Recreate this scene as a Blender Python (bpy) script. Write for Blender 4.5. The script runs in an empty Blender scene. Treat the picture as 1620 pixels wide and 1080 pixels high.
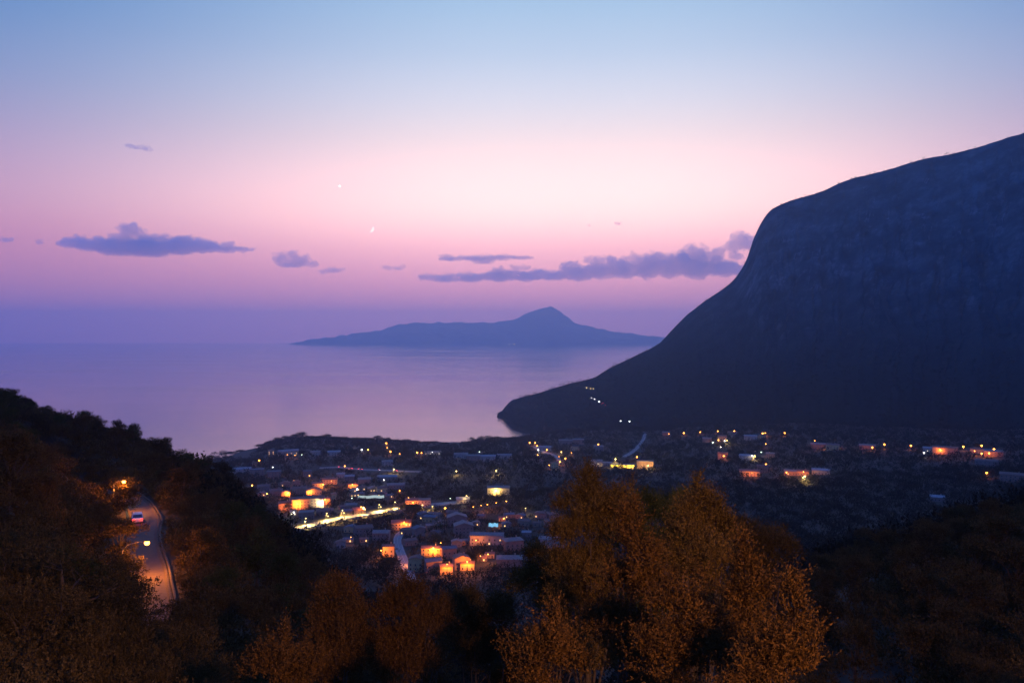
import bpy, math, random
import numpy as np
from mathutils import Vector

R = math.radians
SC = bpy.context.scene
COL = SC.collection
F, CX, CY = 1260.0, 810.0, 527.0          # focal length, centre column and level line of the 1620 x 1080 photograph
CAMZ = 300.0

# ------------------------------------------------------------------ camera
cd = bpy.data.cameras.new('camera')
cd.sensor_width = 36.0
cd.lens = 28.0
cd.clip_start = 0.1
cd.clip_end = 250000.0
cam = bpy.data.objects.new('camera', cd)
COL.objects.link(cam)
cam.location = (0, 0, CAMZ)
cam.rotation_euler = (R(90.0) - 13.0 / 1260.0, 0, 0)
SC.camera = cam

# ------------------------------------------------------------------ render settings, exposure
SC.render.engine = 'CYCLES'
cy = SC.cycles
cy.max_bounces = 6
cy.diffuse_bounces = 2
cy.glossy_bounces = 2
cy.transmission_bounces = 2
cy.volume_bounces = 3
cy.transparent_max_bounces = 8
cy.caustics_reflective = False
cy.caustics_refractive = False
cy.use_denoising = True
cy.sample_clamp_indirect = 3.0
cy.filter_width = 1.5
SC.view_settings.view_transform = 'Standard'
SC.view_settings.look = 'None'
SC.view_settings.exposure = 0.14
SC.view_settings.gamma = 1.0


def lin(c):
    return tuple(((v / 255.0) / 12.92 if v <= 10 else (((v / 255.0) + 0.055) / 1.055) ** 2.4) for v in c)


# ------------------------------------------------------------------ world: dusk sky
world = bpy.data.worlds.new('World')
SC.world = world
world.use_nodes = True
wn, wl = world.node_tree.nodes, world.node_tree.links
wn.clear()


def wmath(op, a, b=None, clamp=False):
    n = wn.new('ShaderNodeMath')
    n.operation = op
    n.use_clamp = clamp
    for i, v in enumerate((a, b)):
        if v is None:
            continue
        if isinstance(v, (int, float)):
            n.inputs[i].default_value = v
        else:
            wl.new(v, n.inputs[i])
    return n.outputs[0]


def wramp(fac, stops):
    n = wn.new('ShaderNodeValToRGB')
    n.color_ramp.interpolation = 'B_SPLINE'
    els = n.color_ramp.elements
    while len(els) > 1:
        els.remove(els[-1])
    for i, (p, c, k) in enumerate(stops):
        e = els[0] if i == 0 else els.new(p)
        e.position = p
        e.color = (*(v * k / 1.9 for v in lin(c)), 1)
    wl.new(fac, n.inputs[0])
    return n.outputs[0]


tc = wn.new('ShaderNodeTexCoord')
sx = wn.new('ShaderNodeSeparateXYZ')
wl.new(tc.outputs['Generated'], sx.inputs[0])
elev = wmath('ARCSINE', sx.outputs[2])
epos = wmath('DIVIDE', elev, 1.6, True)
azi = wmath('ABSOLUTE', wmath('ARCTAN2', wmath('SUBTRACT', sx.outputs[0], 0.07), sx.outputs[1]))
# stops: position, colour, brightness
CENT = [(0.0, (218, 142, 165), 1.2), (.035, (230, 152, 170), 1.28), (.065, (244, 176, 182), 1.45), (.09, (254, 200, 190), 1.72), (.115, (255, 210, 204), 1.52),
        (.145, (242, 218, 216), 1.16), (.175, (220, 218, 228), 1.08), (.21, (194, 210, 232), .98), (.26, (158, 196, 228), .94), (.31, (122, 172, 220), .95),
        (.42, (84, 136, 226), 1.2), (.6, (72, 122, 228), 1.3), (1.0, (66, 114, 226), 1.3)]
EDGE = [(0.0, (170, 112, 140), 1.35), (.035, (174, 116, 142), 1.35), (.065, (184, 124, 150), 1.3), (.09, (188, 142, 166), 1.2), (.13, (160, 148, 184), 1.05),
        (.17, (128, 148, 190), 1.0), (.22, (88, 134, 188), 1.0), (.27, (68, 120, 184), 1.0), (.42, (66, 118, 214), 1.2), (.6, (68, 116, 226), 1.3), (1.0, (66, 114, 226), 1.3)]
BACK = [(0.0, (72, 106, 196), 1.2), (.1, (72, 110, 206), 1.2), (.25, (68, 114, 220), 1.3), (1.0, (66, 114, 226), 1.3)]
cC, cE, cB = wramp(epos, CENT), wramp(epos, EDGE), wramp(epos, BACK)


def wsmooth(v, a, b):
    n = wn.new('ShaderNodeMapRange')
    n.interpolation_type = 'SMOOTHSTEP'
    wl.new(v, n.inputs[0])
    n.inputs[1].default_value, n.inputs[2].default_value = a, b
    return n.outputs[0]


def wmix(f, a, b):
    n = wn.new('ShaderNodeMix')
    n.data_type = 'RGBA'
    wl.new(f, n.inputs[0])
    wl.new(a, n.inputs[6])
    wl.new(b, n.inputs[7])
    return n.outputs[2]


skyc = wmix(wsmooth(azi, .06, .76), cC, cE)
skyc = wmix(wsmooth(azi, .75, 1.7), skyc, cB)
bg = wn.new('ShaderNodeBackground')
wl.new(skyc, bg.inputs[0])
bg.inputs[1].default_value = 1.9
nis = wn.new('ShaderNodeTexSky')
nis.sky_type = 'NISHITA'
nis.sun_disc = False
nis.sun_elevation = R(-3.0)
nis.sun_rotation = R(2.0)
bg2 = wn.new('ShaderNodeBackground')
wl.new(nis.outputs[0], bg2.inputs[0])
bg2.inputs[1].default_value = 0.02
wadd = wn.new('ShaderNodeAddShader')
wl.new(bg.outputs[0], wadd.inputs[0])
wl.new(bg2.outputs[0], wadd.inputs[1])
wo = wn.new('ShaderNodeOutputWorld')
wl.new(wadd.outputs[0], wo.inputs[0])

HAZE_DENSITY = 7.4e-5
HAZE_COLOR = (0.49, 0.68, 1.0)
ASSUMED_LAMP_W = 145000.0        # assumed sodium lamp, unseen behind the viewpoint, that warms the near trees
AMBER_W, WHITE_W, YELLOW_W = 11000.0, 6500.0, 60000.0

# ------------------------------------------------------------------ helpers
RNG = np.random.default_rng(7)
random.seed(7)


def mat(name, build):
    m = bpy.data.materials.new(name)
    m.use_nodes = True
    nt = m.node_tree
    nt.nodes.clear()
    out = nt.nodes.new('ShaderNodeOutputMaterial')
    build(nt, out)
    return m


def nd(nt, kind, **kw):
    n = nt.nodes.new(kind)
    for k, v in kw.items():
        if k.startswith('in_'):
            n.inputs[k[3:].replace('_', ' ')].default_value = v
        else:
            setattr(n, k, v)
    return n


def ramp2(nt, fac, stops):
    n = nt.nodes.new('ShaderNodeValToRGB')
    els = n.color_ramp.elements
    while len(els) > 1:
        els.remove(els[-1])
    for i, (p, c) in enumerate(stops):
        e = els[0] if i == 0 else els.new(p)
        e.position = p
        e.color = (*c, 1)
    nt.links.new(fac, n.inputs[0])
    return n.outputs[0]


def noisy(name, stops, scale, rough=.85, detail=6.0, bump=0.0, metallic=0.0, spec=.3, coord='Object'):
    """A Principled material whose colour wanders between the stops with a noise in object space."""
    def b(nt, out):
        t = nd(nt, 'ShaderNodeTexCoord')
        n = nd(nt, 'ShaderNodeTexNoise', in_Scale=scale, in_Detail=detail, in_Roughness=.65)
        nt.links.new(t.outputs[coord], n.inputs['Vector'])
        c = ramp2(nt, n.outputs[0], stops)
        p = nd(nt, 'ShaderNodeBsdfPrincipled', in_Roughness=rough, in_Metallic=metallic)
        p.inputs['Specular IOR Level'].default_value = spec
        nt.links.new(c, p.inputs['Base Color'])
        if bump:
            bp = nd(nt, 'ShaderNodeBump', in_Strength=bump, in_Distance=.1)
            nt.links.new(n.outputs[0], bp.inputs['Height'])
            nt.links.new(bp.outputs[0], p.inputs['Normal'])
        nt.links.new(p.outputs[0], out.inputs[0])
    return mat(name, b)


def leafy(name, c0, c1, c2, transl=.25):
    """Foliage: hue differs from leaf to leaf and, slowly, from limb to limb."""
    def b(nt, out):
        g = nd(nt, 'ShaderNodeNewGeometry')
        t = nd(nt, 'ShaderNodeTexCoord')
        n = nd(nt, 'ShaderNodeTexNoise', in_Scale=.45, in_Detail=2.0)
        nt.links.new(t.outputs['Object'], n.inputs['Vector'])
        a = nd(nt, 'ShaderNodeMath', operation='MULTIPLY_ADD')
        nt.links.new(g.outputs['Random Per Island'], a.inputs[0])
        a.inputs[1].default_value = .55
        a.inputs[2].default_value = -.28
        s = nd(nt, 'ShaderNodeMath', operation='ADD', use_clamp=True)
        nt.links.new(a.outputs[0], s.inputs[0])
        nt.links.new(n.outputs[0], s.inputs[1])
        c = ramp2(nt, s.outputs[0], [(.2, c0), (.5, c1), (.85, c2)])
        d = nd(nt, 'ShaderNodeBsdfDiffuse')
        tr = nd(nt, 'ShaderNodeBsdfTranslucent')
        nt.links.new(c, d.inputs[0])
        nt.links.new(c, tr.inputs[0])
        m = nd(nt, 'ShaderNodeMixShader')
        m.inputs[0].default_value = transl
        nt.links.new(d.outputs[0], m.inputs[1])
        nt.links.new(tr.outputs[0], m.inputs[2])
        nt.links.new(m.outputs[0], out.inputs[0])
    return mat(name, b)


def glow(name, rgb, strength, sample=False):
    def b(nt, out):
        e = nd(nt, 'ShaderNodeEmission')
        e.inputs[0].default_value = (*rgb, 1)
        e.inputs[1].default_value = strength
        nt.links.new(e.outputs[0], out.inputs[0])
    m = mat(name, b)
    m.cycles.emission_sampling = 'AUTO' if sample else 'NONE'
    return m


def mesh_np(name, V, faces, mats=(), smooth=False, fmat=None):
    """faces: list of integer arrays (n,3) and/or (n,4)."""
    me = bpy.data.meshes.new(name)
    V = np.asarray(V, dtype=np.float32).reshape(-1, 3)
    fs = [np.asarray(f, dtype=np.int32) for f in faces if len(f)]
    me.vertices.add(len(V))
    me.vertices.foreach_set('co', V.ravel())
    tot = np.concatenate([np.full(len(f), f.shape[1], np.int32) for f in fs])
    idx = np.concatenate([f.ravel() for f in fs])
    me.loops.add(len(idx))
    me.loops.foreach_set('vertex_index', idx)
    me.polygons.add(len(tot))
    st = np.concatenate([[0], np.cumsum(tot)[:-1]]).astype(np.int32)
    me.polygons.foreach_set('loop_start', st)
    try:
        me.polygons.foreach_set('loop_total', tot)
    except Exception:
        pass
    if fmat is not None:
        me.polygons.foreach_set('material_index', np.asarray(fmat, np.int32))
    if smooth:
        me.polygons.foreach_set('use_smooth', np.ones(len(tot), bool))
    for m in mats:
        me.materials.append(m)
    me.update(calc_edges=True)
    me.validate()
    return me


class MB:
    """Collects boxes, tubes, prisms into one mesh."""
    def __init__(self):
        self.v, self.f, self.m = [], [], []

    def add(self, verts, faces, mi=0):
        o = len(self.v)
        self.v += [tuple(p) for p in verts]
        self.f += [tuple(i + o for i in f) for f in faces]
        self.m += [mi] * len(faces)

    def box(self, x0, x1, y0, y1, z0, z1, mi=0):
        self.add([(x0, y0, z0), (x1, y0, z0), (x1, y1, z0), (x0, y1, z0), (x0, y0, z1), (x1, y0, z1), (x1, y1, z1), (x0, y1, z1)],
                 [(0, 3, 2, 1), (4, 5, 6, 7), (0, 1, 5, 4), (1, 2, 6, 5), (2, 3, 7, 6), (3, 0, 4, 7)], mi)

    def tube(self, pts, radii, n=6, mi=0, cap=True):
        pts = [Vector(p) for p in pts]
        rings = []
        for i, p in enumerate(pts):
            d = (pts[min(i + 1, len(pts) - 1)] - pts[max(i - 1, 0)]).normalized()
            a = d.orthogonal().normalized() if i == 0 else (a - d * a.dot(d)).normalized()
            b = d.cross(a)
            rings.append([p + (a * math.cos(t) + b * math.sin(t)) * radii[i] for t in (2 * math.pi * k / n for k in range(n))])
        vs = [q for r in rings for q in r]
        fs = []
        for i in range(len(pts) - 1):
            for k in range(n):
                fs.append((i * n + k, i * n + (k + 1) % n, (i + 1) * n + (k + 1) % n, (i + 1) * n + k))
        if cap:
            fs.append(tuple(reversed(range(n))))
            fs.append(tuple((len(pts) - 1) * n + k for k in range(n)))
        self.add(vs, fs, mi)

    def lathe(self, prof, n=12, mi=0):
        vs = [(r * math.cos(2 * math.pi * k / n), r * math.sin(2 * math.pi * k / n), z) for r, z in prof for k in range(n)]
        fs = [(i * n + k, i * n + (k + 1) % n, (i + 1) * n + (k + 1) % n, (i + 1) * n + k) for i in range(len(prof) - 1) for k in range(n)]
        self.add(vs, fs, mi)

    def mesh(self, name, *mats, smooth=False):
        me = bpy.data.meshes.new(name)
        me.from_pydata(self.v, [], self.f)
        for m in mats:
            me.materials.append(m)
        for p, i in zip(me.polygons, self.m):
            p.material_index = i
            p.use_smooth = smooth
        me.update()
        return me


def link(name, data, parent=None, loc=(0, 0, 0), rz=0.0, scale=None):
    o = bpy.data.objects.new(name, data)
    COL.objects.link(o)
    o.location = loc
    o.rotation_euler = (0, 0, rz)
    if scale is not None:
        o.scale = scale
    if parent is not None:
        o.parent = parent
    return o


def thing(name, label, cat, loc=(0, 0, 0), rz=0.0, group=None, data=None):
    o = link(name, data, None, loc, rz)
    o['label'] = label
    o['category'] = cat
    if group:
        o['group'] = group
    return o


def setting(name, me, kind='structure', label=None):
    o = link(name, me)
    o['kind'] = kind
    if label:
        o['label'] = label
    return o


ORD = ['first', 'second', 'third', 'fourth', 'fifth', 'sixth', 'seventh', 'eighth', 'ninth', 'tenth', 'eleventh', 'twelfth', 'thirteenth',
       'fourteenth', 'fifteenth', 'sixteenth', 'seventeenth', 'eighteenth', 'nineteenth', 'twentieth'] + \
      ['twenty-' + w for w in ('first', 'second', 'third', 'fourth', 'fifth', 'sixth', 'seventh', 'eighth', 'ninth')] + ['thirtieth']


# lattice noise
_H = RNG.random((256, 256))


def vnoise(x, y):
    xi, yi = np.floor(x).astype(int), np.floor(y).astype(int)
    fx, fy = x - xi, y - yi
    fx, fy = fx * fx * (3 - 2 * fx), fy * fy * (3 - 2 * fy)
    g = lambda a, b: _H[a & 255, b & 255]
    return (g(xi, yi) * (1 - fx) + g(xi + 1, yi) * fx) * (1 - fy) + (g(xi, yi + 1) * (1 - fx) + g(xi + 1, yi + 1) * fx) * fy


def fbm(x, y, octaves=4, gain=.5):
    a, s, t = 1.0, 0.0, 0.0
    for o in range(octaves):
        s = s + a * (vnoise(x * 2 ** o + 17.3 * o, y * 2 ** o - 9.1 * o) - .5)
        t += a
        a *= gain
    return s / t


# ------------------------------------------------------------------ terrain heights
TX = np.array([-400, 0, 200, 340, 390, 470, 560, 650, 730, 810, 900, 1000, 1200, 1400, 1620, 2000], float)
TU = (TX - CX) / F
T = {
    #        -400   0   200  340  390  470  560  650  730  810  900 1000 1200 1400 1620 2000
    12:     [290, 287, 286, 285, 285, 284, 284, 284, 284, 284, 284, 284, 284, 284, 284, 285],
    30:     [292, 286, 283, 281, 281, 280, 280, 280, 281, 282, 283, 283, 280, 277, 277, 280],
    60:     [293, 284, 276, 270, 269, 266, 263, 261, 261, 261, 262, 262, 264, 266, 270, 276],
    90:     [293, 282, 274, 268, 266, 262, 257, 252, 250, 249, 249, 250, 258, 264, 270, 279],
    120:    [292, 278, 270, 267, 264, 258, 250, 241, 237, 235, 236, 240, 254, 263, 270, 281],
    160:    [292, 279, 269, 264, 259, 250, 237, 222, 217, 215, 218, 225, 245, 255, 262, 275],
    220:    [292, 280, 270, 258, 252, 240, 221, 205, 201, 199, 200, 204, 226, 240, 248, 265],
    300:    [285, 262, 250, 235, 228, 215, 195, 183, 180, 179, 179, 182, 198, 212, 224, 248],
    420:    [260, 232, 215, 198, 190, 176, 162, 156, 155, 156, 159, 163, 174, 184, 194, 215],
    560:    [235, 205, 180, 160, 153, 145, 138, 136, 136, 138, 141, 145, 152, 160, 168, 190],
    680:    [210, 180, 155, 143, 138, 130, 127, 127, 128, 130, 132, 134, 140, 150, 160, 180],
    800:    [180, 150, 140, 130, 126, 119, 118, 118, 119, 121, 123, 126, 131, 140, 150, 170],
    1000:   [140, 120, 115, 110, 108, 108, 110, 111, 112, 113, 114, 116, 122, 131, 140, 160],
    1300:   [80,  70,  70,  80,  86,  92,  95,  95,  93,  92,  90,  88,  103, 116, 128, 150],
    1600:   [0,   5,   10,  34,  52,  74,  70,  68,  62,  62,  64,  66,  98, 110, 122, 150],
    1850:   [-25, -25, -20, 0, 28,  57,  53,  47,  39,  45,  56,  60,  92, 110, 125, 150],
    2050:   [-30, -30, -30, -24, -8, 20,  24,  22,  18,  28,  42,  54,  90, 110, 130, 160],
    2250:   [-32, -32, -32, -32, -28, -16, -10, -10, -8, 3,   22,  42,  90, 112, 135, 165],
    2600:   [-34, -34, -34, -34, -34, -34, -34, -34, -34, -14, -6,  26,  80, 110, 140, 170],
    3200:   [-34, -34, -34, -34, -34, -34, -34, -34, -34, -34, -10, 20, 80, 110, 140, 170],
    6500:   [-40, -40, -40, -40, -40, -40, -40, -40, -40, -40, -40, 10, 80, 110, 140, 170],
}
TY = np.array(sorted(T), float)
TZ = np.array([T[int(y)] for y in TY], float)
LTY = np.log(TY)


def _smooth01(t):
    return t * t * (3 - 2 * t)


def ground_raw(x, y):
    x, y = np.asarray(x, float), np.asarray(y, float)
    yy = np.clip(y, TY[0], TY[-1])
    u = x / np.clip(y, 25.0, None)
    j = np.clip(np.searchsorted(LTY, np.log(yy)) - 1, 0, len(TY) - 2)
    t = (np.log(yy) - LTY[j]) / (LTY[j + 1] - LTY[j])
    i = np.clip(np.searchsorted(TU, u) - 1, 0, len(TU) - 2)
    s = np.clip((u - TU[i]) / (TU[i + 1] - TU[i]), 0, 1)
    s2 = .5 * s + .5 * _smooth01(s)
    z = (TZ[j, i] * (1 - s2) + TZ[j, i + 1] * s2) * (1 - t) + (TZ[j + 1, i] * (1 - s2) + TZ[j + 1, i + 1] * s2) * t
    amp = np.clip((y - 60) / 900.0, 0, 1)
    z = z + fbm(x / 160.0, y / 160.0, 3) * 10 * amp + fbm(x / 23.0 + 5, y / 23.0, 3) * np.clip(y / 200.0, .4, 1.6)
    return z


# hillside road: points on its centre line with their heights
ROAD_A = np.array([(-56.0, 61, 271.8), (-46.0, 63, 271.8), (-38.0, 67.5, 271.7), (-35.2, 75, 271.6), (-37.3, 82, 271.5), (-40.8, 89.5, 271.2), (-44.9, 98, 270.9), (-49.6, 107, 270.6), (-54.4, 117, 270.1),
                   (-58.9, 128, 269.6), (-64.8, 139, 269.0), (-70.8, 149, 268.4), (-77.3, 158, 267.9), (-85.3, 166, 267.3), (-96.0, 172, 266.9), (-108.0, 176, 266.8)])


def smooth_line(P, n):
    """Catmull-Rom through the points P."""
    P = np.asarray(P, float)
    Q = np.vstack([2 * P[0] - P[1], P, 2 * P[-1] - P[-2]])
    out = []
    for k in range(1, len(Q) - 2):
        for t in np.arange(n) / n:
            a, b, c, d = Q[k - 1], Q[k], Q[k + 1], Q[k + 2]
            out.append(.5 * ((2 * b) + (c - a) * t + (2 * a - 5 * b + 4 * c - d) * t * t + (3 * b - a - 3 * c + d) * t ** 3))
    out.append(P[-1])
    return np.array(out)


LINE_A = smooth_line(ROAD_A, 6)


def flatten(x, y, z, line, half, fade):
    sh = np.shape(x)
    xf, yf = np.ravel(x), np.ravel(y)
    zf = np.ravel(z).copy()
    lo, hi = line.min(0), line.max(0)
    m = np.where((xf > lo[0] - fade) & (xf < hi[0] + fade) & (yf > lo[1] - fade) & (yf < hi[1] + fade))[0]
    if len(m):
        d2 = (xf[m, None] - line[None, :, 0]) ** 2 + (yf[m, None] - line[None, :, 1]) ** 2
        k = d2.argmin(1)
        d = np.sqrt(d2[np.arange(len(m)), k])
        w = 1 - _smooth01(np.clip((d - half) / (fade - half), 0, 1))
        zf[m] = zf[m] * (1 - w) + line[k, 2] * w
    return zf.reshape(sh)


LINES = [(LINE_A, 4.0, 12.0)]


def ground(x, y):
    z = ground_raw(x, y)
    for ln, h, f in LINES:
        z = flatten(x, y, z, ln, h, f)
    return z


def gz(x, y):
    return float(ground(np.array([x]), np.array([y]))[0])


def ray(px, py, y):
    return (px - CX) / F * y, y, CAMZ - (py - CY) / F * y


def spot(px, py, up=0.0, y0=380.0, y1=3000.0):
    """Where the sight line through a photograph pixel comes within `up` metres of the ground."""
    Y = np.exp(np.linspace(math.log(y0), math.log(y1), 1500))
    X = (px - CX) / F * Y
    Z = CAMZ - (py - CY) / F * Y
    hit = np.where(Z < ground(X, Y) + up)[0]
    k = hit[0] if len(hit) else len(Y) - 1
    return float(X[k]), float(Y[k]), float(Z[k])


# roads laid through the town (centre lines first, so that the ground is levelled under them)
def ground_line(pxs, lift=.3, n=6, smooth_z=True):
    P = []
    for px, py in pxs:
        x, y, z = spot(px, py)
        P.append((x, y, gz(x, y) + lift))
    return smooth_line(np.array(P), n)


LINE_HW = ground_line([(462, 839.5), (482, 835), (530, 825), (580, 816), (630, 807), (684, 800), (725, 797)])
t_ = np.linspace(0, 1, len(LINE_HW))
LINE_HW[:, 2] = np.polyval(np.polyfit(t_, LINE_HW[:, 2], 3), t_) + .4
LINE_T = ground_line([(652, 925), (645, 905), (637, 885), (630, 866), (629, 852), (637, 843), (655, 838), (672, 835)])
LINE_Q = ground_line([(505, 741), (535, 740), (566, 743), (600, 744.5), (632, 746), (665, 747)])
LINE_V = ground_line([(986, 724), (1000, 716), (1010, 707), (1017, 697), (1021, 687)])
LINE_C = ground_line([(846, 707), (853, 712), (862, 716), (874, 720), (884, 727), (880, 738)])
LINES += [(LINE_HW, 8, 24), (LINE_T, 4.5, 12), (LINE_Q, 5, 16), (LINE_V, 5, 14), (LINE_C, 5, 14)]

# ------------------------------------------------------------------ mountain on the headland
def pchip(xs, ys, x):
    """Monotone-ish smooth interpolation."""
    xs, ys = np.asarray(xs, float), np.asarray(ys, float)
    d = np.diff(ys) / np.diff(xs)
    m = np.zeros(len(xs))
    m[0], m[-1] = d[0], d[-1]
    ok = d[:-1] * d[1:] > 0
    m[1:-1][ok] = 2 / (1 / d[:-1][ok] + 1 / d[1:][ok])
    x = np.clip(x, xs[0], xs[-1])
    i = np.clip(np.searchsorted(xs, x) - 1, 0, len(xs) - 2)
    h = xs[i + 1] - xs[i]
    t = (x - xs[i]) / h
    return (ys[i] * (1 + 2 * t) * (1 - t) ** 2 + h * m[i] * t * (1 - t) ** 2 + ys[i + 1] * t * t * (3 - 2 * t) + h * m[i + 1] * t * t * (t - 1))


M_PX = [782, 788, 794, 800, 815, 850, 900, 940, 960, 1000, 1043, 1060, 1085, 1110, 1150, 1165, 1180, 1193, 1205, 1220, 1250, 1300, 1340, 1400, 1470, 1490, 1540, 1620, 1720, 1900, 2200]
M_PY = [668, 657, 655, 650, 632, 622, 607, 597, 585, 565, 543, 525, 500, 480, 452, 437, 412, 375, 350, 332, 318, 303, 285, 270, 250, 247, 235, 211, 195, 215, 260]
M_YR = ([782, 900, 1043, 1200, 1400, 1620, 1900, 2200], [2850, 2850, 2950, 2950, 2800, 2500, 2300, 2300])
M_YF = ([782, 800, 820, 860, 930, 1040, 1200, 1400, 1620, 1900, 2200], [2845, 2520, 2330, 2200, 2060, 1930, 1780, 1600, 1450, 1350, 1350])


def mountain_point(px, s):
    """px, s arrays: s 0 at the foot, 1 on the ridge, above 1 down the far side."""
    u = (px - CX) / F
    yr = np.interp(px, *M_YR)
    yf = pchip(M_YF[0], M_YF[1], px)
    zr = CAMZ - (pchip(M_PX, M_PY, px) - CY) / F * yr
    zf = np.minimum(ground_raw(u * yf, yf) - 8, zr - 3)
    zf = np.where(px < 860, np.minimum(zf, -12), zf)
    s1 = np.clip(s, 0, 1)
    steep = np.interp(px, [800, 1000, 1150, 1230, 1620], [1.0, 1.0, 1.15, 1.3, 1.15])
    prof = .72 * s1 ** steep + .28 * np.sin(s1 * math.pi / 2) ** 3
    z = zf + (zr - zf) * prof
    y = yf + (yr - yf) * s
    z = np.where(s > 1, zr - (zr + 40) * np.clip((s - 1) / .9, 0, 1) ** .9, z)
    y = np.where(s > 1, yr + (s - 1) * 1500, y)
    x = u * y
    hgt = np.clip((zr - zf) / 400.0, .02, 1.3)
    mid = np.sin(np.clip(s1, 0, 1) * math.pi) ** .6
    g = fbm(px / 26.0, s * 3.2 + px / 90.0, 4, .55) * 95 + fbm(x / 120.0, z / 70.0, 4, .6) * 42 + np.abs(fbm(px / 11.0 + 3, s * 2.0, 4, .6)) * -110 + fbm(x / 40.0, z / 26.0 + 9, 3, .6) * 26
    y = y + g * mid * hgt
    x = x + fbm(x / 90.0 + 11, y / 90.0, 3) * 18 * mid * hgt
    z = z + fbm(x / 34.0, y / 34.0, 4, .65) * 12 * np.clip(hgt, .2, 1) * np.clip((1.02 - s1) * 3 + .35, .3, 1)
    return x, y, z


# ------------------------------------------------------------------ materials of the setting
def sea_mat(nt, out):
    t = nd(nt, 'ShaderNodeTexCoord')
    mp = nd(nt, 'ShaderNodeMapping')
    mp.inputs['Scale'].default_value = (.02, .05, 1)
    nt.links.new(t.outputs['Object'], mp.inputs['Vector'])
    n = nd(nt, 'ShaderNodeTexNoise', in_Scale=1.0, in_Detail=5.0)
    nt.links.new(mp.outputs[0], n.inputs['Vector'])
    mp2 = nd(nt, 'ShaderNodeMapping')
    mp2.inputs['Scale'].default_value = (.0004, .0016, 1)
    nt.links.new(t.outputs['Object'], mp2.inputs['Vector'])
    n2 = nd(nt, 'ShaderNodeTexNoise', in_Scale=1.0, in_Detail=3.0)
    nt.links.new(mp2.outputs[0], n2.inputs['Vector'])
    rr = nd(nt, 'ShaderNodeMapRange')
    nt.links.new(n2.outputs[0], rr.inputs[0])
    rr.inputs[1].default_value, rr.inputs[2].default_value, rr.inputs[3].default_value, rr.inputs[4].default_value = .3, .7, .10, .17
    bp = nd(nt, 'ShaderNodeBump', in_Strength=.06, in_Distance=1.0)
    nt.links.new(n.outputs[0], bp.inputs['Height'])
    p = nd(nt, 'ShaderNodeBsdfPrincipled', in_IOR=2.1)
    p.inputs['Base Color'].default_value = (.035, .04, .07, 1)
    nt.links.new(rr.outputs[0], p.inputs['Roughness'])
    nt.links.new(bp.outputs[0], p.inputs['Normal'])
    nt.links.new(p.outputs[0], out.inputs[0])


M_SEA = mat('sea_water', sea_mat)
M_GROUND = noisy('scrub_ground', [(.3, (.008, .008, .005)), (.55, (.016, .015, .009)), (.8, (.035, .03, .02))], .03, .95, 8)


def mountain_mat(nt, out):
    t = nd(nt, 'ShaderNodeTexCoord')
    n = nd(nt, 'ShaderNodeTexNoise', in_Scale=.012, in_Detail=9.0, in_Roughness=.7)
    nt.links.new(t.outputs['Object'], n.inputs['Vector'])
    mp = nd(nt, 'ShaderNodeMapping')
    mp.inputs['Scale'].default_value = (.02, .02, .006)
    nt.links.new(t.outputs['Object'], mp.inputs['Vector'])
    n3 = nd(nt, 'ShaderNodeTexNoise', in_Scale=1.0, in_Detail=8.0, in_Roughness=.7)
    nt.links.new(mp.outputs[0], n3.inputs['Vector'])
    g = nd(nt, 'ShaderNodeNewGeometry')
    sep = nd(nt, 'ShaderNodeSeparateXYZ')
    nt.links.new(g.outputs['True Normal'], sep.inputs[0])
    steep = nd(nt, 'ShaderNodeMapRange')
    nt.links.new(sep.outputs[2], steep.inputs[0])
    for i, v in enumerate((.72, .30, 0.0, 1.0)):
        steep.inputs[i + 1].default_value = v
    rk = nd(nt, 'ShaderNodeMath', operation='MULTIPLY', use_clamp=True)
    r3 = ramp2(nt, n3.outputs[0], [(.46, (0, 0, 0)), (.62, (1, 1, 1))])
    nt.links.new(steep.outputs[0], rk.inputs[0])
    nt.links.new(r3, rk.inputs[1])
    c1 = ramp2(nt, n.outputs[0], [(.36, (.004, .012, .019)), (.52, (.016, .036, .048)), (.68, (.056, .09, .105))])  # blue of the hazy dusk air mixed into the scrub and rock colours
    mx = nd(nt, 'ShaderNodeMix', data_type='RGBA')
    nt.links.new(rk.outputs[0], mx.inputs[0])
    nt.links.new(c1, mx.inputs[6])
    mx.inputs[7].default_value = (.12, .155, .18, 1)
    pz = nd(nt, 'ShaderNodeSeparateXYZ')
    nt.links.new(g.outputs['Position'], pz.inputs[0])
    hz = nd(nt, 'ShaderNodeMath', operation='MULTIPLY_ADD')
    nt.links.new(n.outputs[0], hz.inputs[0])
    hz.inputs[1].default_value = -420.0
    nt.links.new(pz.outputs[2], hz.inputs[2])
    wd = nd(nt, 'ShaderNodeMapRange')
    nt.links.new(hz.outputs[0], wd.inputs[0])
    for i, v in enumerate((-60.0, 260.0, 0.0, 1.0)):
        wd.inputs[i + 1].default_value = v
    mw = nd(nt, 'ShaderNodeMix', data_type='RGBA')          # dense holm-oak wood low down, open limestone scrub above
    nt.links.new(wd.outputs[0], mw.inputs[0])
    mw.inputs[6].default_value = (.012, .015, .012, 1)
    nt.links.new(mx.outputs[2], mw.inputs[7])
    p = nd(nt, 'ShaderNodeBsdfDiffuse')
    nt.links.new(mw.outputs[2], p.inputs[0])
    bp = nd(nt, 'ShaderNodeBump', in_Strength=.8, in_Distance=12.0)
    nt.links.new(n.outputs[0], bp.inputs['Height'])
    nt.links.new(bp.outputs[0], p.inputs['Normal'])
    nt.links.new(p.outputs[0], out.inputs[0])


M_MOUNT = mat('mountain_scrub_and_rock', mountain_mat)
M_FAR = noisy('far_hill_scrub', [(.3, (.02, .02, .018)), (.7, (.07, .065, .05))], .0015, .95, 8)


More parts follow.
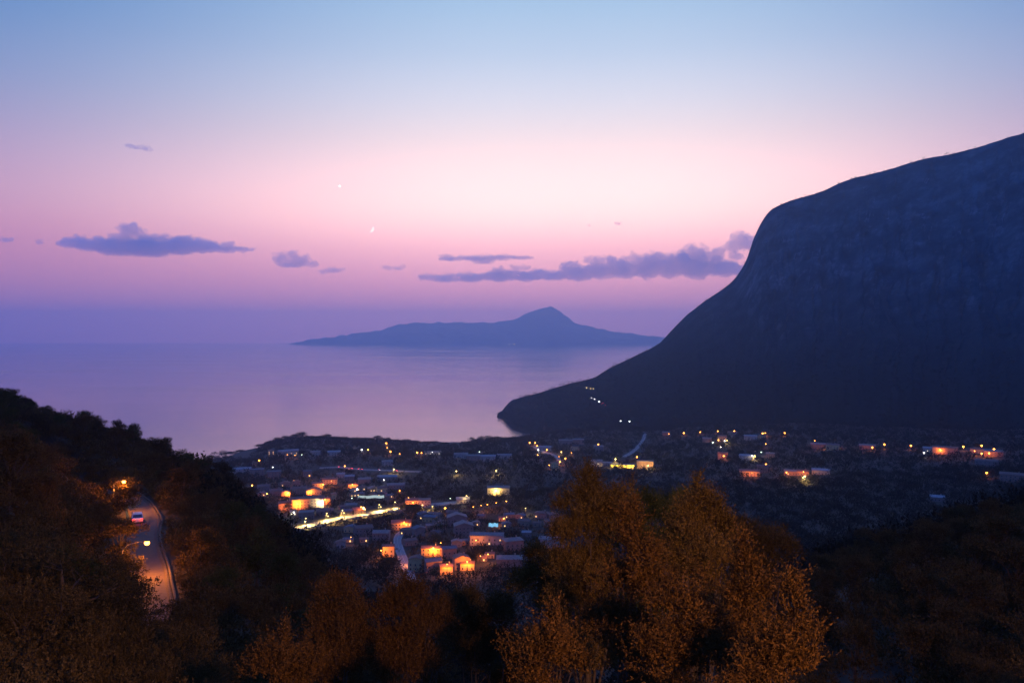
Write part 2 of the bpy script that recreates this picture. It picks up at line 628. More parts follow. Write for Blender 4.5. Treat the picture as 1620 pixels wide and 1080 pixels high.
def asphalt(name, base, fleck, scale=1.5):
    return noisy(name, [(.3, base), (.6, tuple(v * 1.35 for v in base)), (.75, fleck)], scale, .9, 8, .2)


M_ASPH = asphalt('worn_asphalt', (.042, .034, .028), (.07, .058, .046))
M_ASPH_PALE = asphalt('pale_concrete_road', (.15, .14, .13), (.22, .205, .19), .6)
M_PAINT = noisy('road_paint', [(.35, (.35, .34, .32)), (.6, (.62, .6, .56))], 3.0, .7)
M_STONE = noisy('parapet_stone', [(.3, (.14, .12, .10)), (.55, (.26, .23, .19)), (.75, (.36, .32, .27))], 2.2, .9, 8, .5)


# ------------------------------------------------------------------ sea, terrain, mountain, far hills
def grid_faces(nr, nc):
    a = np.arange(nr * nc).reshape(nr, nc)
    return np.stack([a[:-1, :-1].ravel(), a[:-1, 1:].ravel(), a[1:, 1:].ravel(), a[1:, :-1].ravel()], 1)


ys = np.concatenate([[-200, 200, 600], np.geomspace(1000, 24300, 40)])
xs = np.linspace(-24500, 24500, 80)
GX, GY = np.meshgrid(xs, ys)
setting('sea', mesh_np('sea', np.stack([GX, GY, GX * 0], -1), [grid_faces(*GX.shape)], [M_SEA]))

yrow = np.concatenate([np.linspace(-70, 50, 34)[:-1], np.arange(50, 250, 2.5), np.geomspace(250, 6400, 190)])
acol = np.linspace(-1.25, 1.25, 300)
GY, GA = np.meshgrid(yrow, acol, indexing='ij')
GX = GA * np.clip(GY, 70, None)
GZ = ground(GX, GY)
setting('terrain', mesh_np('terrain', np.stack([GX, GY, GZ], -1), [grid_faces(*GX.shape)], [M_GROUND], True))

pxa = np.concatenate([np.linspace(782, 1260, 420), np.linspace(1260, 2200, 300)[1:]])
sa = np.concatenate([np.linspace(0, 1, 230), np.linspace(1, 1.9, 30)[1:]])
GP, GS = np.meshgrid(pxa, sa)
mx_, my_, mz_ = mountain_point(GP, GS)
setting('mountain', mesh_np('mountain', np.stack([mx_, my_, mz_], -1), [grid_faces(*GP.shape)], [M_MOUNT], True))

I_PX = [452, 470, 520, 600, 640, 700, 770, 810, 830, 850, 862, 868, 880, 895, 910, 940, 1000, 1050, 1120, 1200]
I_PY = [545, 541, 533, 522, 512, 510, 510, 505, 497, 489, 485, 484, 488, 500, 510, 518, 528, 533, 536, 538]
gp, gs = np.meshgrid(np.linspace(452, 1200, 300), np.concatenate([np.linspace(0, 1, 60), np.linspace(1, 2, 20)[1:]]))
DY = 21800.0
yr = DY + 300 * np.sin(gp / 90.0)
zr = CAMZ - (pchip(I_PX, I_PY, gp) - CY) / F * yr + fbm(gp / 9.0, gs * 0, 4) * 80 * np.clip((gp - 452) / 60, 0, 1)
s1 = np.clip(gs, 0, 1)
yy = yr - 900 * (1 - s1) + 1500 * np.clip(gs - 1, 0, 1)
z_ = np.where(gs <= 1, -20 + (zr + 20) * s1 ** 1.1, zr - (zr + 30) * np.clip(gs - 1, 0, 1))
z_ = z_ + fbm(gp / 14.0, gs * 5, 4) * 90 * np.sin(np.clip(gs, 0, 1) * math.pi) * np.clip((gp - 452) / 200, 0, 1)
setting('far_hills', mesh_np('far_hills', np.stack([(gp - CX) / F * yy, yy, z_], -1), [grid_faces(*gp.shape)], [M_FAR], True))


# ------------------------------------------------------------------ roads
def strip(line, offs, dz=0.0):
    """Verts of a ribbon along line at the lateral offsets."""
    d = np.gradient(line[:, :2], axis=0)
    d /= np.linalg.norm(d, axis=1)[:, None] + 1e-9
    nrm = np.stack([d[:, 1], -d[:, 0]], 1)                      # to the right of the direction of travel
    return [np.column_stack([line[:, :2] + nrm * o[0], line[:, 2] + o[1] + dz]) for o in offs]


def ribbon_mesh(name, line, offs, mats, closed=False, fm=None):
    rows = strip(line, offs)
    V = np.stack(rows, 1)
    n, k = V.shape[:2]
    a = np.arange(n * k).reshape(n, k)
    fs = [np.stack([a[:-1, j], a[:-1, j + 1], a[1:, j + 1], a[1:, j]], 1) for j in range(k - 1)]
    fmat = None
    if fm is not None:
        fmat = np.concatenate([np.full(n - 1, fm[j]) for j in range(k - 1)])
    return mesh_np(name, V.reshape(-1, 3), fs, mats, False, fmat)


def road(name, line, half, m, edge=True, dash=False, kerb=None):
    h, e = half, .12
    offs = [(-h - .9, -3.0), (-h - .35, .13), (-h, .13), (-h, 0), (-h + .35, 0), (-h + .35 + e, 0), (-e / 2, 0), (e / 2, 0), (h - .35 - e, 0), (h - .35, 0), (h, 0), (h, .13), (h + .35, .13), (h + .9, -3.0)]
    fm = [2, 2, 2, 0, 1 if edge else 0, 0, 1 if dash else 0, 0, 1 if edge else 0, 0, 2, 2, 2]
    o = setting(name, ribbon_mesh(name, line, offs, [m, M_PAINT, kerb or M_STONE], fm=fm))
    return o


M_DARKSTONE = noisy('dark_parapet_stone', [(.3, (.03, .025, .018)), (.55, (.06, .05, .036)), (.75, (.1, .085, .06))], 2.2, .95, 8, .5)  # parapet stone in darker tones
road('hillside_road', LINE_A + np.array([0, 0, .06]), 1.75, M_ASPH, edge=False, kerb=M_DARKSTONE)
road('highway', LINE_HW + np.array([0, 0, .5]), 6.0, M_ASPH_PALE, dash=True)
road('town_road', LINE_T + np.array([0, 0, .5]), 3.1, M_ASPH_PALE, dash=True)
road('valley_road', LINE_Q + np.array([0, 0, .6]), 3.5, M_ASPH_PALE)
road('upper_valley_road', LINE_V + np.array([0, 0, .9]), 3.2, M_ASPH_PALE)
road('coast_road', LINE_C + np.array([0, 0, .9]), 3.2, M_ASPH_PALE)

# stone parapet along the outer edge of the hillside road
pl = LINE_A[20:]
thing('parapet', 'low stone parapet wall along the outer edge of the hillside road', 'wall',
      data=ribbon_mesh('parapet', pl + np.array([0, 0, .0]), [(2.15, -1.0), (2.15, .32), (2.12, .38), (2.45, .38), (2.42, .32), (2.42, -1.0)], [M_DARKSTONE]))
# stone guard wall on the near side of the bright highway
thing('highway_guard_wall', 'pale concrete guard wall along the near edge of the brightly lit highway', 'wall',
      data=ribbon_mesh('highway_guard_wall', LINE_HW + np.array([0, 0, .5]), [(6.95, -2.5), (6.95, .9), (7.25, .9), (7.25, -2.5)], [M_STONE]))


# ------------------------------------------------------------------ foliage
def unit(a):
    return a / (np.linalg.norm(a, axis=-1, keepdims=True) + 1e-9)


def leaf_quads(rng, P, D, L, W):
    """One pointed leaf (a folded diamond) at every point P, along D."""
    n = len(P)
    L = np.asarray(L).reshape(-1, 1) * rng.uniform(.7, 1.3, (n, 1))
    W = np.asarray(W).reshape(-1, 1) * rng.uniform(.7, 1.3, (n, 1))
    S = unit(np.cross(D, unit(rng.normal(size=(n, 3)))))
    N = np.cross(S, D)
    V = np.stack([P, P + D * L * .5 + S * W * .5 + N * W * .15, P + D * L + N * L * .08, P + D * L * .5 - S * W * .5 + N * W * .15], 1)
    return V.reshape(-1, 3)


def quads(n):
    return np.arange(n * 4, dtype=np.int32).reshape(n, 4)


def crown_leaves(rng, lobes, n_shoots, per, shoot, leaf, width, up=.7, shell=.55, clump=0):
    """Leaves on short shoots that stick out of a set of ellipsoid lobes (cx, cy, cz, rx, ry, rz)."""
    lobes = np.asarray(lobes, float)
    if clump:
        sub = [lobes * np.array([1, 1, 1, .62, .62, .62])]
        for _ in range(clump):
            d = unit(rng.normal(size=(len(lobes), 3)))
            d[:, 2] = np.abs(d[:, 2]) * 1.1 - .25
            q = rng.uniform(.26, .46, (len(lobes), 1))
            sub.append(np.hstack([lobes[:, :3] + d * lobes[:, 3:] * .72, lobes[:, 3:] * q]))
        lobes = np.vstack(sub)
    a = (lobes[:, 3] * lobes[:, 4] * lobes[:, 5]) ** (2 / 3.0)
    k = rng.choice(len(lobes), n_shoots, p=a / a.sum())
    d = unit(rng.normal(size=(n_shoots, 3)))
    d[:, 2] = np.where(d[:, 2] < -.35, -d[:, 2], d[:, 2])
    lump = 1 + .28 * np.sin(d[:, 0] * 5 + k * 1.7) * np.sin(d[:, 1] * 6 + k) * np.sin(d[:, 2] * 5 + 2 * k)
    r = (shell + (1 - shell) * rng.random(n_shoots) ** .6) * lump
    P = lobes[k, :3] + d * r[:, None] * lobes[k, 3:]
    S = unit(d * .8 + np.array([0, 0, up]) + rng.normal(size=(n_shoots, 3)) * .35)
    ln = shoot * rng.uniform(.5, 1.5, n_shoots)
    t = (np.arange(per) + .5) / per
    t = t[None, :] * rng.uniform(.9, 1.1, (n_shoots, per))
    Q = P[:, None] + S[:, None] * (t * ln[:, None])[..., None]
    D = unit(S[:, None] * .75 + rng.normal(size=(n_shoots, per, 3)) * .55)
    LL = leaf * (1.15 - .5 * t)
    return leaf_quads(rng, Q.reshape(-1, 3), D.reshape(-1, 3), LL.ravel(), LL.ravel() * width)


LEAF_OLIVE = leafy('olive_brown_leaves', (.024, .017, .005), (.060, .043, .013), (.12, .082, .025))
LEAF_RUSSET = leafy('russet_green_leaves', (.024, .015, .006), (.052, .031, .011), (.085, .050, .018))
LEAF_GREEN = leafy('dull_green_leaves', (.014, .020, .006), (.030, .038, .012), (.055, .062, .020))
LEAF_DARK = leafy('dark_evergreen_leaves', (.014, .012, .006), (.030, .025, .012), (.052, .044, .020))
LEAF_WOOD = leafy('valley_wood_leaves', (.006, .007, .005), (.012, .013, .008), (.026, .025, .015))
LEAF_HILL = leafy('hillside_scrub_leaves', (.022, .017, .007), (.048, .036, .014), (.080, .060, .024))
BARK = noisy('bark', [(.3, (.02, .016, .012)), (.6, (.045, .036, .028)), (.8, (.07, .058, .046))], 6.0, .95, 8, .5)


def trunk_mesh(name, base, tips, r0, rng):
    """Tapered trunk with a limb to every lobe centre; coordinates local to the thing."""
    m = MB()
    tips = [Vector(t) for t in tips]
    cx = sum((t for t in tips), Vector()) / len(tips)
    fork = Vector((cx.x * .55, cx.y * .55, max(min(t.z for t in tips) * .62, .8)))
    m.tube([(0, 0, -1.2), (fork.x * .12, fork.y * .12, fork.z * .3), (fork.x * .55, fork.y * .55, fork.z * .7), fork], [r0 * 1.25, r0, r0 * .85, r0 * .7], 8)
    for t in tips:
        mid = fork.lerp(t, .5) + Vector((rng.uniform(-.3, .3), rng.uniform(-.3, .3), rng.uniform(0, .4)))
        m.tube([fork - Vector((0, 0, .1)), mid, t], [r0 * .5, r0 * .3, r0 * .08], 6)
        for q in range(3):
            a = mid.lerp(t, rng.uniform(.2, .9))
            m.tube([a, a + Vector((rng.uniform(-1, 1), rng.uniform(-1, 1), rng.uniform(.2, 1.2))) * .9], [r0 * .14, r0 * .03], 5)
    return m.mesh(name, BARK, smooth=True)


def fg_tree(name, label, Y, lobes_px, leafmat, leaf=.085, dens=1.0, group=None, up=.8, shoot=.42):
    """A near tree: its lobes are given where they show in the photograph, at the tree's own distance."""
    rng = np.random.default_rng(int(Y * 131 + lobes_px[0][0]))
    s = Y / F
    bx = np.mean([l[0] for l in lobes_px])
    X0 = (bx - CX) * s
    z0 = gz(X0, Y)
    L = []
    for px, py, rx, ry in lobes_px:
        dy = rng.uniform(-.6, .6) * rx * s
        L.append(((px - CX) * s - X0, dy, CAMZ - (py - CY) * s - z0, rx * s, rx * s * rng.uniform(.9, 1.15), ry * s))
    if up >= .8:
        for l in sorted(L, key=lambda l: -l[2])[:max(3, len(L) // 2)]:      # shoots that stand up above the crown
            for _ in range(1):
                a_, q_ = rng.uniform(0, 6.28), rng.uniform(0, .7)
                hh_ = rng.uniform(.25, .6)
                L.append((l[0] + math.cos(a_) * l[3] * q_, l[1] + math.sin(a_) * l[3] * q_, l[2] + l[5] * math.sqrt(1 - q_ * q_) + hh_ * .05, .12, .12, hh_))
    low = min(L, key=lambda l: l[2])
    for _ in range(3):                                                # the skirt of the crown, down towards the ground
        a_, q_ = rng.uniform(0, 6.28), rng.uniform(.5, 1.2)
        L.append((low[0] + math.cos(a_) * low[3] * q_, math.sin(a_) * low[3] * q_, low[2] - low[5] * rng.uniform(1.0, 2.1), low[3] * rng.uniform(.7, 1), low[3] * .8, low[5] * .8))
    L = np.array(L)
    area = (L[:, 3] * L[:, 5]).sum()
    n = int(area * 620 * dens * (.085 / leaf) ** 1.3)
    t = thing(name, label, 'tree', (X0, Y, z0), group=group)
    V = crown_leaves(rng, L, n, 12, shoot * 1.25, leaf * 1.25, .34, up, .6, 9)
    link('crown', mesh_np('crown', V, [quads(len(V) // 4)], [leafmat]), t)
    link('trunk', trunk_mesh('trunk', None, [tuple(l[:3] * np.array([.85, .85, .85])) for l in L], .07 + .007 * L[:, 2].max(), rng), t)
    return t


fg_tree('olive_tree', 'tallest olive-brown tree below the viewpoint, narrow knobbly top over the yellow-lit building', 34,
        [(928, 768, 17, 27), (938, 800, 40, 34), (893, 812, 19, 17), (965, 832, 50, 40), (915, 852, 42, 44), (985, 806, 30, 28), (900, 905, 40, 48), (950, 915, 50, 50), (925, 965, 55, 45)],
        LEAF_OLIVE)
fg_tree('evergreen_oak', 'dark green broad crown filling the gap behind the two orange-lit trees', 43,
        [(1020, 805, 34, 28), (1050, 832, 42, 36), (1078, 806, 28, 26), (1000, 862, 55, 46), (1060, 890, 60, 50)], LEAF_GREEN, .1, .8)
fg_tree('olive_tree', 'broad orange-lit tree with a feathery pointed top and full round crown', 30,
        [(1104, 806, 34, 26), (1102, 784, 8, 15), (1134, 834, 34, 34), (1083, 842, 34, 36), (1112, 880, 52, 46), (1152, 868, 28, 34), (1060, 895, 34, 40), (1108, 935, 55, 52)],
        LEAF_OLIVE, up=1.0)
fg_tree('olive_tree', 'spiky shoot-topped tree standing nearest below the feathery orange-lit one', 22,
        [(1000, 854, 22, 24), (986, 838, 6, 14), (1003, 832, 5, 15), (1012, 892, 30, 36), (988, 932, 38, 40), (1034, 952, 44, 46), (962, 992, 40, 46), (1004, 1035, 66, 58), (942, 992, 22, 24)],
        LEAF_RUSSET, up=1.1)
fg_tree('olive_tree', 'slim russet sapling with one thin spire beside the spiky shoot-topped tree', 20,
        [(1180, 908, 16, 24), (1172, 888, 5, 14), (1196, 948, 24, 34), (1166, 962, 24, 36), (1186, 1010, 38, 46)], LEAF_RUSSET, up=1.1)
fg_tree('olive_tree', 'low orange-lit bush-like tree with candle shoots at the edge of the black gap', 15.5,
        [(1250, 990, 18, 22), (1242, 968, 5, 14), (1262, 962, 6, 14), (1278, 1014, 22, 30), (1230, 1034, 38, 40), (1264, 1064, 44, 44), (1206, 1072, 44, 44)], LEAF_RUSSET, .075, up=1.1, shoot=.34)
fg_tree('olive_tree', 'dim russet tree low in the middle between sapling and spiky tree', 18,
        [(1090, 985, 58, 46), (1122, 1050, 70, 62), (1052, 1062, 60, 54)], LEAF_RUSSET, .08)
fg_tree('evergreen_oak', 'dim brown tree with two lobes just below the tallest olive-brown tree', 40,
        [(850, 894, 28, 24), (880, 912, 34, 34), (842, 934, 38, 36), (898, 955, 42, 44)], LEAF_OLIVE, .095, .9)
fg_tree('olive_tree', 'small tree with upright shoots at the bottom edge under the two-lobed brown tree', 18,
        [(878, 1020, 16, 22), (872, 1000, 4, 12), (858, 1052, 38, 36), (902, 1062, 34, 36), (826, 1068, 34, 32)], LEAF_RUSSET, .08, up=1.1)
fg_tree('evergreen_oak', 'rusty brown tree with domed top nearest to the hillside road side of the town', 35,
        [(530, 950, 32, 26), (552, 985, 34, 40), (510, 1002, 40, 42), (560, 1042, 52, 50), (500, 1062, 48, 44)], LEAF_RUSSET, .09)
fg_tree('evergreen_oak', 'rusty brown double-crowned tree straight below the pale town road', 38,
        [(642, 956, 34, 30), (610, 978, 30, 36), (672, 992, 42, 44), (700, 985, 26, 30), (640, 1042, 62, 56)], LEAF_RUSSET, .095)
fg_tree('olive_tree', 'small rusty tree with wispy shoots at the bottom edge near the domed one', 25,
        [(440, 1050, 30, 28), (452, 1024, 5, 14), (410, 1068, 30, 26), (472, 1072, 34, 28)], LEAF_RUSSET, .085, up=1.1)
fg_tree('evergreen_oak', 'shadowy tree with flat wide crown between the double-crowned and two-lobed brown trees', 45,
        [(742, 965, 42, 34), (782, 992, 48, 40), (722, 1022, 54, 48), (792, 1052, 54, 48)], LEAF_HILL, .1)
fg_tree('evergreen_oak', 'dark brown tree rising at the far side of the feathery orange-lit crown', 55,
        [(1182, 856, 36, 30), (1226, 872, 36, 38), (1204, 920, 50, 52), (1170, 960, 45, 50)], LEAF_HILL, .12, .8)


# mid-distance trees: a few kinds, copied with their parts
def mid_template(seed, h, spread, leafmat, n_sh, leaf):
    rng = np.random.default_rng(seed)
    L = []
    for k in range(7):
        a = rng.uniform(0, 6.28)
        r = spread * rng.uniform(.15, .62)
        L.append((math.cos(a) * r, math.sin(a) * r, h * rng.uniform(.42, .8), spread * rng.uniform(.34, .55), spread * rng.uniform(.34, .55), h * rng.uniform(.16, .26)))
    L.append((0, 0, h * .78, spread * .45, spread * .45, h * .24))
    L.append((rng.uniform(-.3, .3), rng.uniform(-.3, .3), h * .3, spread * .8, spread * .8, h * .26))
    V = crown_leaves(rng, L, n_sh, 6, leaf * 2.2, leaf, .5, .5, .5, 5)
    cm = mesh_np('crown', V, [quads(len(V) // 4)], [leafmat])
    tm = trunk_mesh('trunk', None, [l[:3] for l in L[:6]], .2, rng)
    return cm, tm


MID = {m: [mid_template(100 + 10 * i + q, 7.0, 3.3, mm, 1150, .22) for q in range(3)]
       for i, (m, mm) in enumerate([('hill', LEAF_HILL), ('dark', LEAF_DARK), ('green', LEAF_GREEN)])}


MIDN = {m: [mid_template(400 + i, 7.0, 3.3, mm, 3600, .1)] for i, (m, mm) in enumerate([('hill', LEAF_HILL), ('dark', LEAF_DARK), ('green', LEAF_GREEN)])}


def mid_tree(x, y, h, kind, q, name='hillside_tree', zlift=0.0):
    cm, tm = MIDN[kind][0] if y < 64 else MID[kind][q]
    s = h / 7.0
    t = thing(name, '', 'tree', (x, y, gz(x, y) + zlift), RNG.uniform(0, 6.28))
    t.scale = (s * RNG.uniform(.95, 1.25), s * RNG.uniform(.95, 1.25), s)
    link('crown', cm, t)
    link('trunk', tm, t)
    return t


KX = [-60, 0, 100, 200, 290, 340, 400, 470, 500, 530, 560, 600, 650, 700, 760, 800, 830, 870, 920, 1000, 1150, 1250, 1400, 1500, 1560, 1620, 1700]
KY = [600, 612, 645, 668, 705, 726, 768, 832, 870, 905, 925, 925, 917, 914, 907, 900, 890, 880, 870, 850, 838, 815, 808, 796, 786, 768, 750]
ROADPTS = np.array([(200, 772, 168), (208, 776, 164), (212, 788, 153), (222, 790, 152), (216, 800, 145), (228, 802, 143), (236, 800, 146), (214, 815, 132), (222, 815, 132), (224, 830, 126), (236, 830, 126), (247, 830, 127),
                    (218, 822, 128), (214, 808, 128), (228, 815, 126), (240, 850, 117), (255, 850, 118), (248, 870, 107), (262, 870, 107), (250, 890, 101), (264, 890, 101), (275, 888, 102), (256, 908, 96), (268, 908, 96), (279, 910, 96),
                    (262, 926, 91), (275, 926, 91), (285, 932, 90), (227, 855, 94), (222, 848, 94), (233, 858, 94), (231, 866, 94), (194, 763, 136)], float)


def covers_road(px, hw, yt, yb, Y):
    return bool(np.any((ROADPTS[:, 2] > Y - .5) & (np.abs(ROADPTS[:, 0] - px) < hw) & (ROADPTS[:, 1] > yt) & (ROADPTS[:, 1] < yb)))


def road_dist(x, y):
    return math.sqrt(float(((LINE_A[:, 0] - x) ** 2 + (LINE_A[:, 1] - y) ** 2).min()))


placed = []          # (px, Y, x, y, radius)


def try_tree(px, Y, h, rad, gap):
    x = (px - CX) / F * Y
    z = gz(x, Y)
    yt = CY + (CAMZ - z - h) / Y * F
    yb = CY + (CAMZ - z) / Y * F
    if yt < np.interp(px, KX, KY) or yt > 1100:
        return None
    hw = rad / Y * F
    if yt < np.interp(px - hw * .6, KX, KY) - hw * .25 or yt < np.interp(px + hw * .6, KX, KY) - hw * .25:
        return None
    if road_dist(x, Y) < 3.4 + rad * .75 or covers_road(px, hw * .85, yt, yb, Y):
        return None
    for p in placed:
        if (p[2] - x) ** 2 + (p[3] - Y) ** 2 < (gap * (p[4] + rad)) ** 2:
            return None
    return x, z, yt


hill_trees = []
# the skyline of the hill beside the road
for k, px in enumerate(np.arange(-4, 350, 27.0)):
    px = px + RNG.uniform(-5, 5)
    Y = RNG.uniform(208, 226)
    x = (px - CX) / F * Y
    top = np.interp(px, KX, KY) + RNG.uniform(-5, 9)
    h = CAMZ - (top - CY) / F * Y - gz(x, Y)
    if h > 2.2:
        t = mid_tree(x, Y, h + .5, ('hill', 'dark', 'green')[k % 3], k % 3, zlift=-.4)
        hill_trees.append(('sky', px, top, Y, t))
        placed.append((px, Y, x, Y, 1.6))
LX = LINE_A[21:80:4]
for k, p in enumerate(LX):
    d = LINE_A[min(21 + 4 * k + 2, len(LINE_A) - 1)] - LINE_A[21 + 4 * k - 2]
    n_ = np.array([-d[1], d[0]]) / math.hypot(d[0], d[1])
    x, y = p[:2] + n_ * (2.7 + RNG.uniform(-.3, .3))
    q_ = CX + x / y * F
    if y < 128 and abs(q_ - 218) < 3.0 / y * F + 9 and CY + (CAMZ - p[2] - 5.5) / y * F < 822:
        continue
    t = mid_tree(x, y, RNG.uniform(5.2, 6.4) if y > 95 else RNG.uniform(3.4, 4.0), ('hill', 'dark')[k % 2], k % 3)
    if y <= 95:
        t.scale = (t.scale[0] * 1.7, t.scale[1] * 1.7, t.scale[2])
    hill_trees.append(('hill', CX + x / y * F, 880, y, t))
    placed.append((CX + x / y * F, y, x, y, 2.6))
for x, y, h in ((-31.0, 72.0, 4.2), (-28.6, 69.5, 4.6), (-34.5, 61.0, 4.6), (-28.0, 79.0, 4.0), (-41.0, 58.0, 6.0)):
    t = mid_tree(x, y, h, 'hill', int(y) % 3)
    hill_trees.append(('hill', CX + x / y * F, 960, y, t))
    placed.append((CX + x / y * F, y, x, y, 2.4))
for k in range(6200):
    if len(hill_trees) > 180:
        break
    if k % 3 < 2:
        px, Y = RNG.uniform(-40, 560), 29 + 187 * RNG.random() ** .8
    else:
        px, Y = RNG.uniform(430, 900), RNG.uniform(62, 240)
    h = RNG.uniform(4.0, 8.5)
    rad = h / 7 * 3.0
    r = try_tree(px, Y, h, rad, .8)
    if r:
        kind = ('hill', 'hill', 'dark', 'green')[k % 4]
        t = mid_tree(r[0], Y, h, kind, k % 3)
        hill_trees.append(('hill' if px < 470 else 'mid', px, r[2], Y, t))
        placed.append((px, Y, r[0], Y, rad))
n_left = len(hill_trees)
for k in range(3000):
    if len(hill_trees) > n_left + 62:
        break
    px, Y = RNG.uniform(1140, 1900), RNG.uniform(38, 165)
    h = RNG.uniform(4.0, 8.0)
    rad = h / 7 * 3.0
    r = try_tree(px, Y, h, rad, .8)
    if r:
        t = mid_tree(r[0], Y, h, ('dark', 'hill', 'hill')[k % 3], k % 3)
        hill_trees.append(('slope', px, r[2], Y, t))
        placed.append((px, Y, r[0], Y, rad))

# labels by look and by the landmark each one is next to
zones = {}
for zone, px, py, Y, t in hill_trees:
    h = t.scale[2] * 7
    size = 'small' if h < 4.8 else ('tall' if h > 6.8 else 'middling')
    leaf = t.children[0].data.materials[0] if t.children[0].name.startswith('crown') else t.children[1].data.materials[0]
    hue = {'hillside_scrub_leaves': 'brownish', 'dark_evergreen_leaves': 'blackish', 'dull_green_leaves': 'dull green'}[leaf.name]
    if zone == 'sky':
        where = 'on the hill skyline above the road'
    elif zone == 'hill':
        if px < 190:
            where = 'on the hill above the road bend' if py < 760 else ('beside the hillside road lamps' if py < 880 else 'at the bottom left corner')
        elif px < 300:
            where = 'right above the road bend' if py < 780 else 'just below the visible road end'
        else:
            where = 'high on the flank across the road' if py < 850 else ('midway on the flank across the road' if py < 950 else 'low on the flank across the road')
    elif zone == 'mid':
        where = 'just below the lit hamlet' if py < 985 else 'well below the lit hamlet'
    else:
        where = 'along the crest of the black slope' if Y > 125 else ('midway down the black slope' if Y > 75 else 'lowest on the black slope')
    t['group'] = 'trees ' + where
    zones.setdefault((size, hue, where), []).append((px, t))
for (size, hue, where), lst in zones.items():
    lst.sort(key=lambda a: a[0])
    for i, (px, t) in enumerate(lst):
        if len(lst) == 1:
            t['label'] = f'the only {size} {hue} tree {where}'
        else:
            t['label'] = f'{ORD[i]} {size} {hue} tree from left {where}'


# the scrub between them reads as one mass
def merged(name, pts, templates, m, label, smooth=False):
    """pts rows: x, y, z, scale xy, scale z, turn, template."""
    Vs, n = [], 0
    pts = np.asarray(pts, float)
    for q, tv in enumerate(templates):
        p = pts[pts[:, 6] == q]
        if not len(p):
            continue
        c, s = np.cos(p[:, 5])[:, None], np.sin(p[:, 5])[:, None]
        x = (tv[None, :, 0] * c - tv[None, :, 1] * s) * p[:, 3:4] + p[:, 0:1]
        y = (tv[None, :, 0] * s + tv[None, :, 1] * c) * p[:, 3:4] + p[:, 1:2]
        z = tv[None, :, 2] * p[:, 4:5] + p[:, 2:3]
        Vs.append(np.stack([x, y, z], -1).reshape(-1, 3))
    V = np.concatenate(Vs)
    return setting(name, mesh_np(name, V, [quads(len(V) // 4)], [m]), 'stuff', label)


def bush_template(seed, n_sh, per, leaf):
    rng = np.random.default_rng(seed)
    L = [(rng.uniform(-.5, .5), rng.uniform(-.5, .5), rng.uniform(.3, .65), rng.uniform(.4, .6), rng.uniform(.4, .6), rng.uniform(.25, .4)) for k in range(5)]
    return crown_leaves(rng, L, n_sh, per, leaf * 2, leaf, .5, .5, .5)


BUSH = [bush_template(50 + q, 150, 6, .1) for q in range(4)] + [bush_template(60 + q, 700, 6, .04) for q in range(4)]
pts = []
for k in range(26000):
    if len(pts) > 3000:
        break
    if k % 4 == 3:
        px, Y = RNG.uniform(1000, 2000), RNG.uniform(25, 200)
    else:
        px, Y = RNG.uniform(-60, 900), 26 + 230 * RNG.random() ** .8
    h = RNG.uniform(1.8, 4.2)
    r = try_tree(px, Y, h, h * .6, .12)
    if r:
        pts.append((r[0], Y, r[1] - .3, h * .85, h, RNG.uniform(0, 6.28), k % 4 + (4 if Y < 62 else 0)))
for k in range(260):                                                  # low shrubs crowding the outer verge of the hillside road
    i_ = 14 + k % 62
    p = LINE_A[i_]
    d = LINE_A[i_ + 1] - LINE_A[i_ - 1]
    o_ = 3.1 + RNG.uniform(0, 4.2)
    x, y = p[0] + d[1] / math.hypot(d[0], d[1]) * o_, p[1] - d[0] / math.hypot(d[0], d[1]) * o_
    h = RNG.uniform(.8, 1.5) + (o_ - 3.1) * .12
    pts.append((x, y, gz(x, y) - .3, h * .75, h, RNG.uniform(0, 6.28), k % 4 + 4))
for k in range(420):
    px, Y = RNG.uniform(330, 1330), RNG.uniform(11, 22)
    x = (px - CX) / F * Y
    h = RNG.uniform(1.0, 2.2)
    z = gz(x, Y)
    if CY + (CAMZ - z - h) / Y * F > 1035:
        pts.append((x, Y, z - .2, h * .8, h, RNG.uniform(0, 6.28), k % 4 + 4))
merged('hillside_undergrowth', pts, BUSH, LEAF_HILL, 'dense dark scrub covering the near hillsides between the trees')

# ------------------------------------------------------------------ houses
def wallm(name, a, b):
    return noisy(name, [(.3, a), (.7, b)], .35, .92, 8, .1)


WALLS = {
    'cream': wallm('cream_stucco', (.19, .14, .09), (.27, .20, .14)), 'pink': wallm('pink_stucco', (.20, .115, .085), (.28, .17, .13)),
    'grey': wallm('grey_stucco', (.13, .105, .09), (.20, .165, .145)), 'white': wallm('white_stucco', (.25, .205, .17), (.35, .295, .25)),
    'ochre': wallm('ochre_stucco', (.42, .27, .12), (.55, .38, .18)), 'stone': wallm('field_stone_wall', (.16, .14, .12), (.34, .30, .25)),
}


def roofm(name, a, b, sc):
    def bld(nt, out):
        t = nd(nt, 'ShaderNodeTexCoord')
        n = nd(nt, 'ShaderNodeTexNoise', in_Scale=.8, in_Detail=6.0)
        nt.links.new(t.outputs['Object'], n.inputs['Vector'])
        w = nd(nt, 'ShaderNodeTexWave', in_Scale=sc, in_Distortion=.6)
        nt.links.new(t.outputs['Object'], w.inputs['Vector'])
        c = ramp2(nt, n.outputs[0], [(.3, a), (.7, b)])
        p = nd(nt, 'ShaderNodeBsdfPrincipled', in_Roughness=.9)
        nt.links.new(c, p.inputs['Base Color'])
        bp = nd(nt, 'ShaderNodeBump', in_Strength=.5, in_Distance=.08)
        nt.links.new(w.outputs[0], bp.inputs['Height'])
        nt.links.new(bp.outputs[0], p.inputs['Normal'])
        nt.links.new(p.outputs[0], out.inputs[0])
    return mat(name, bld)


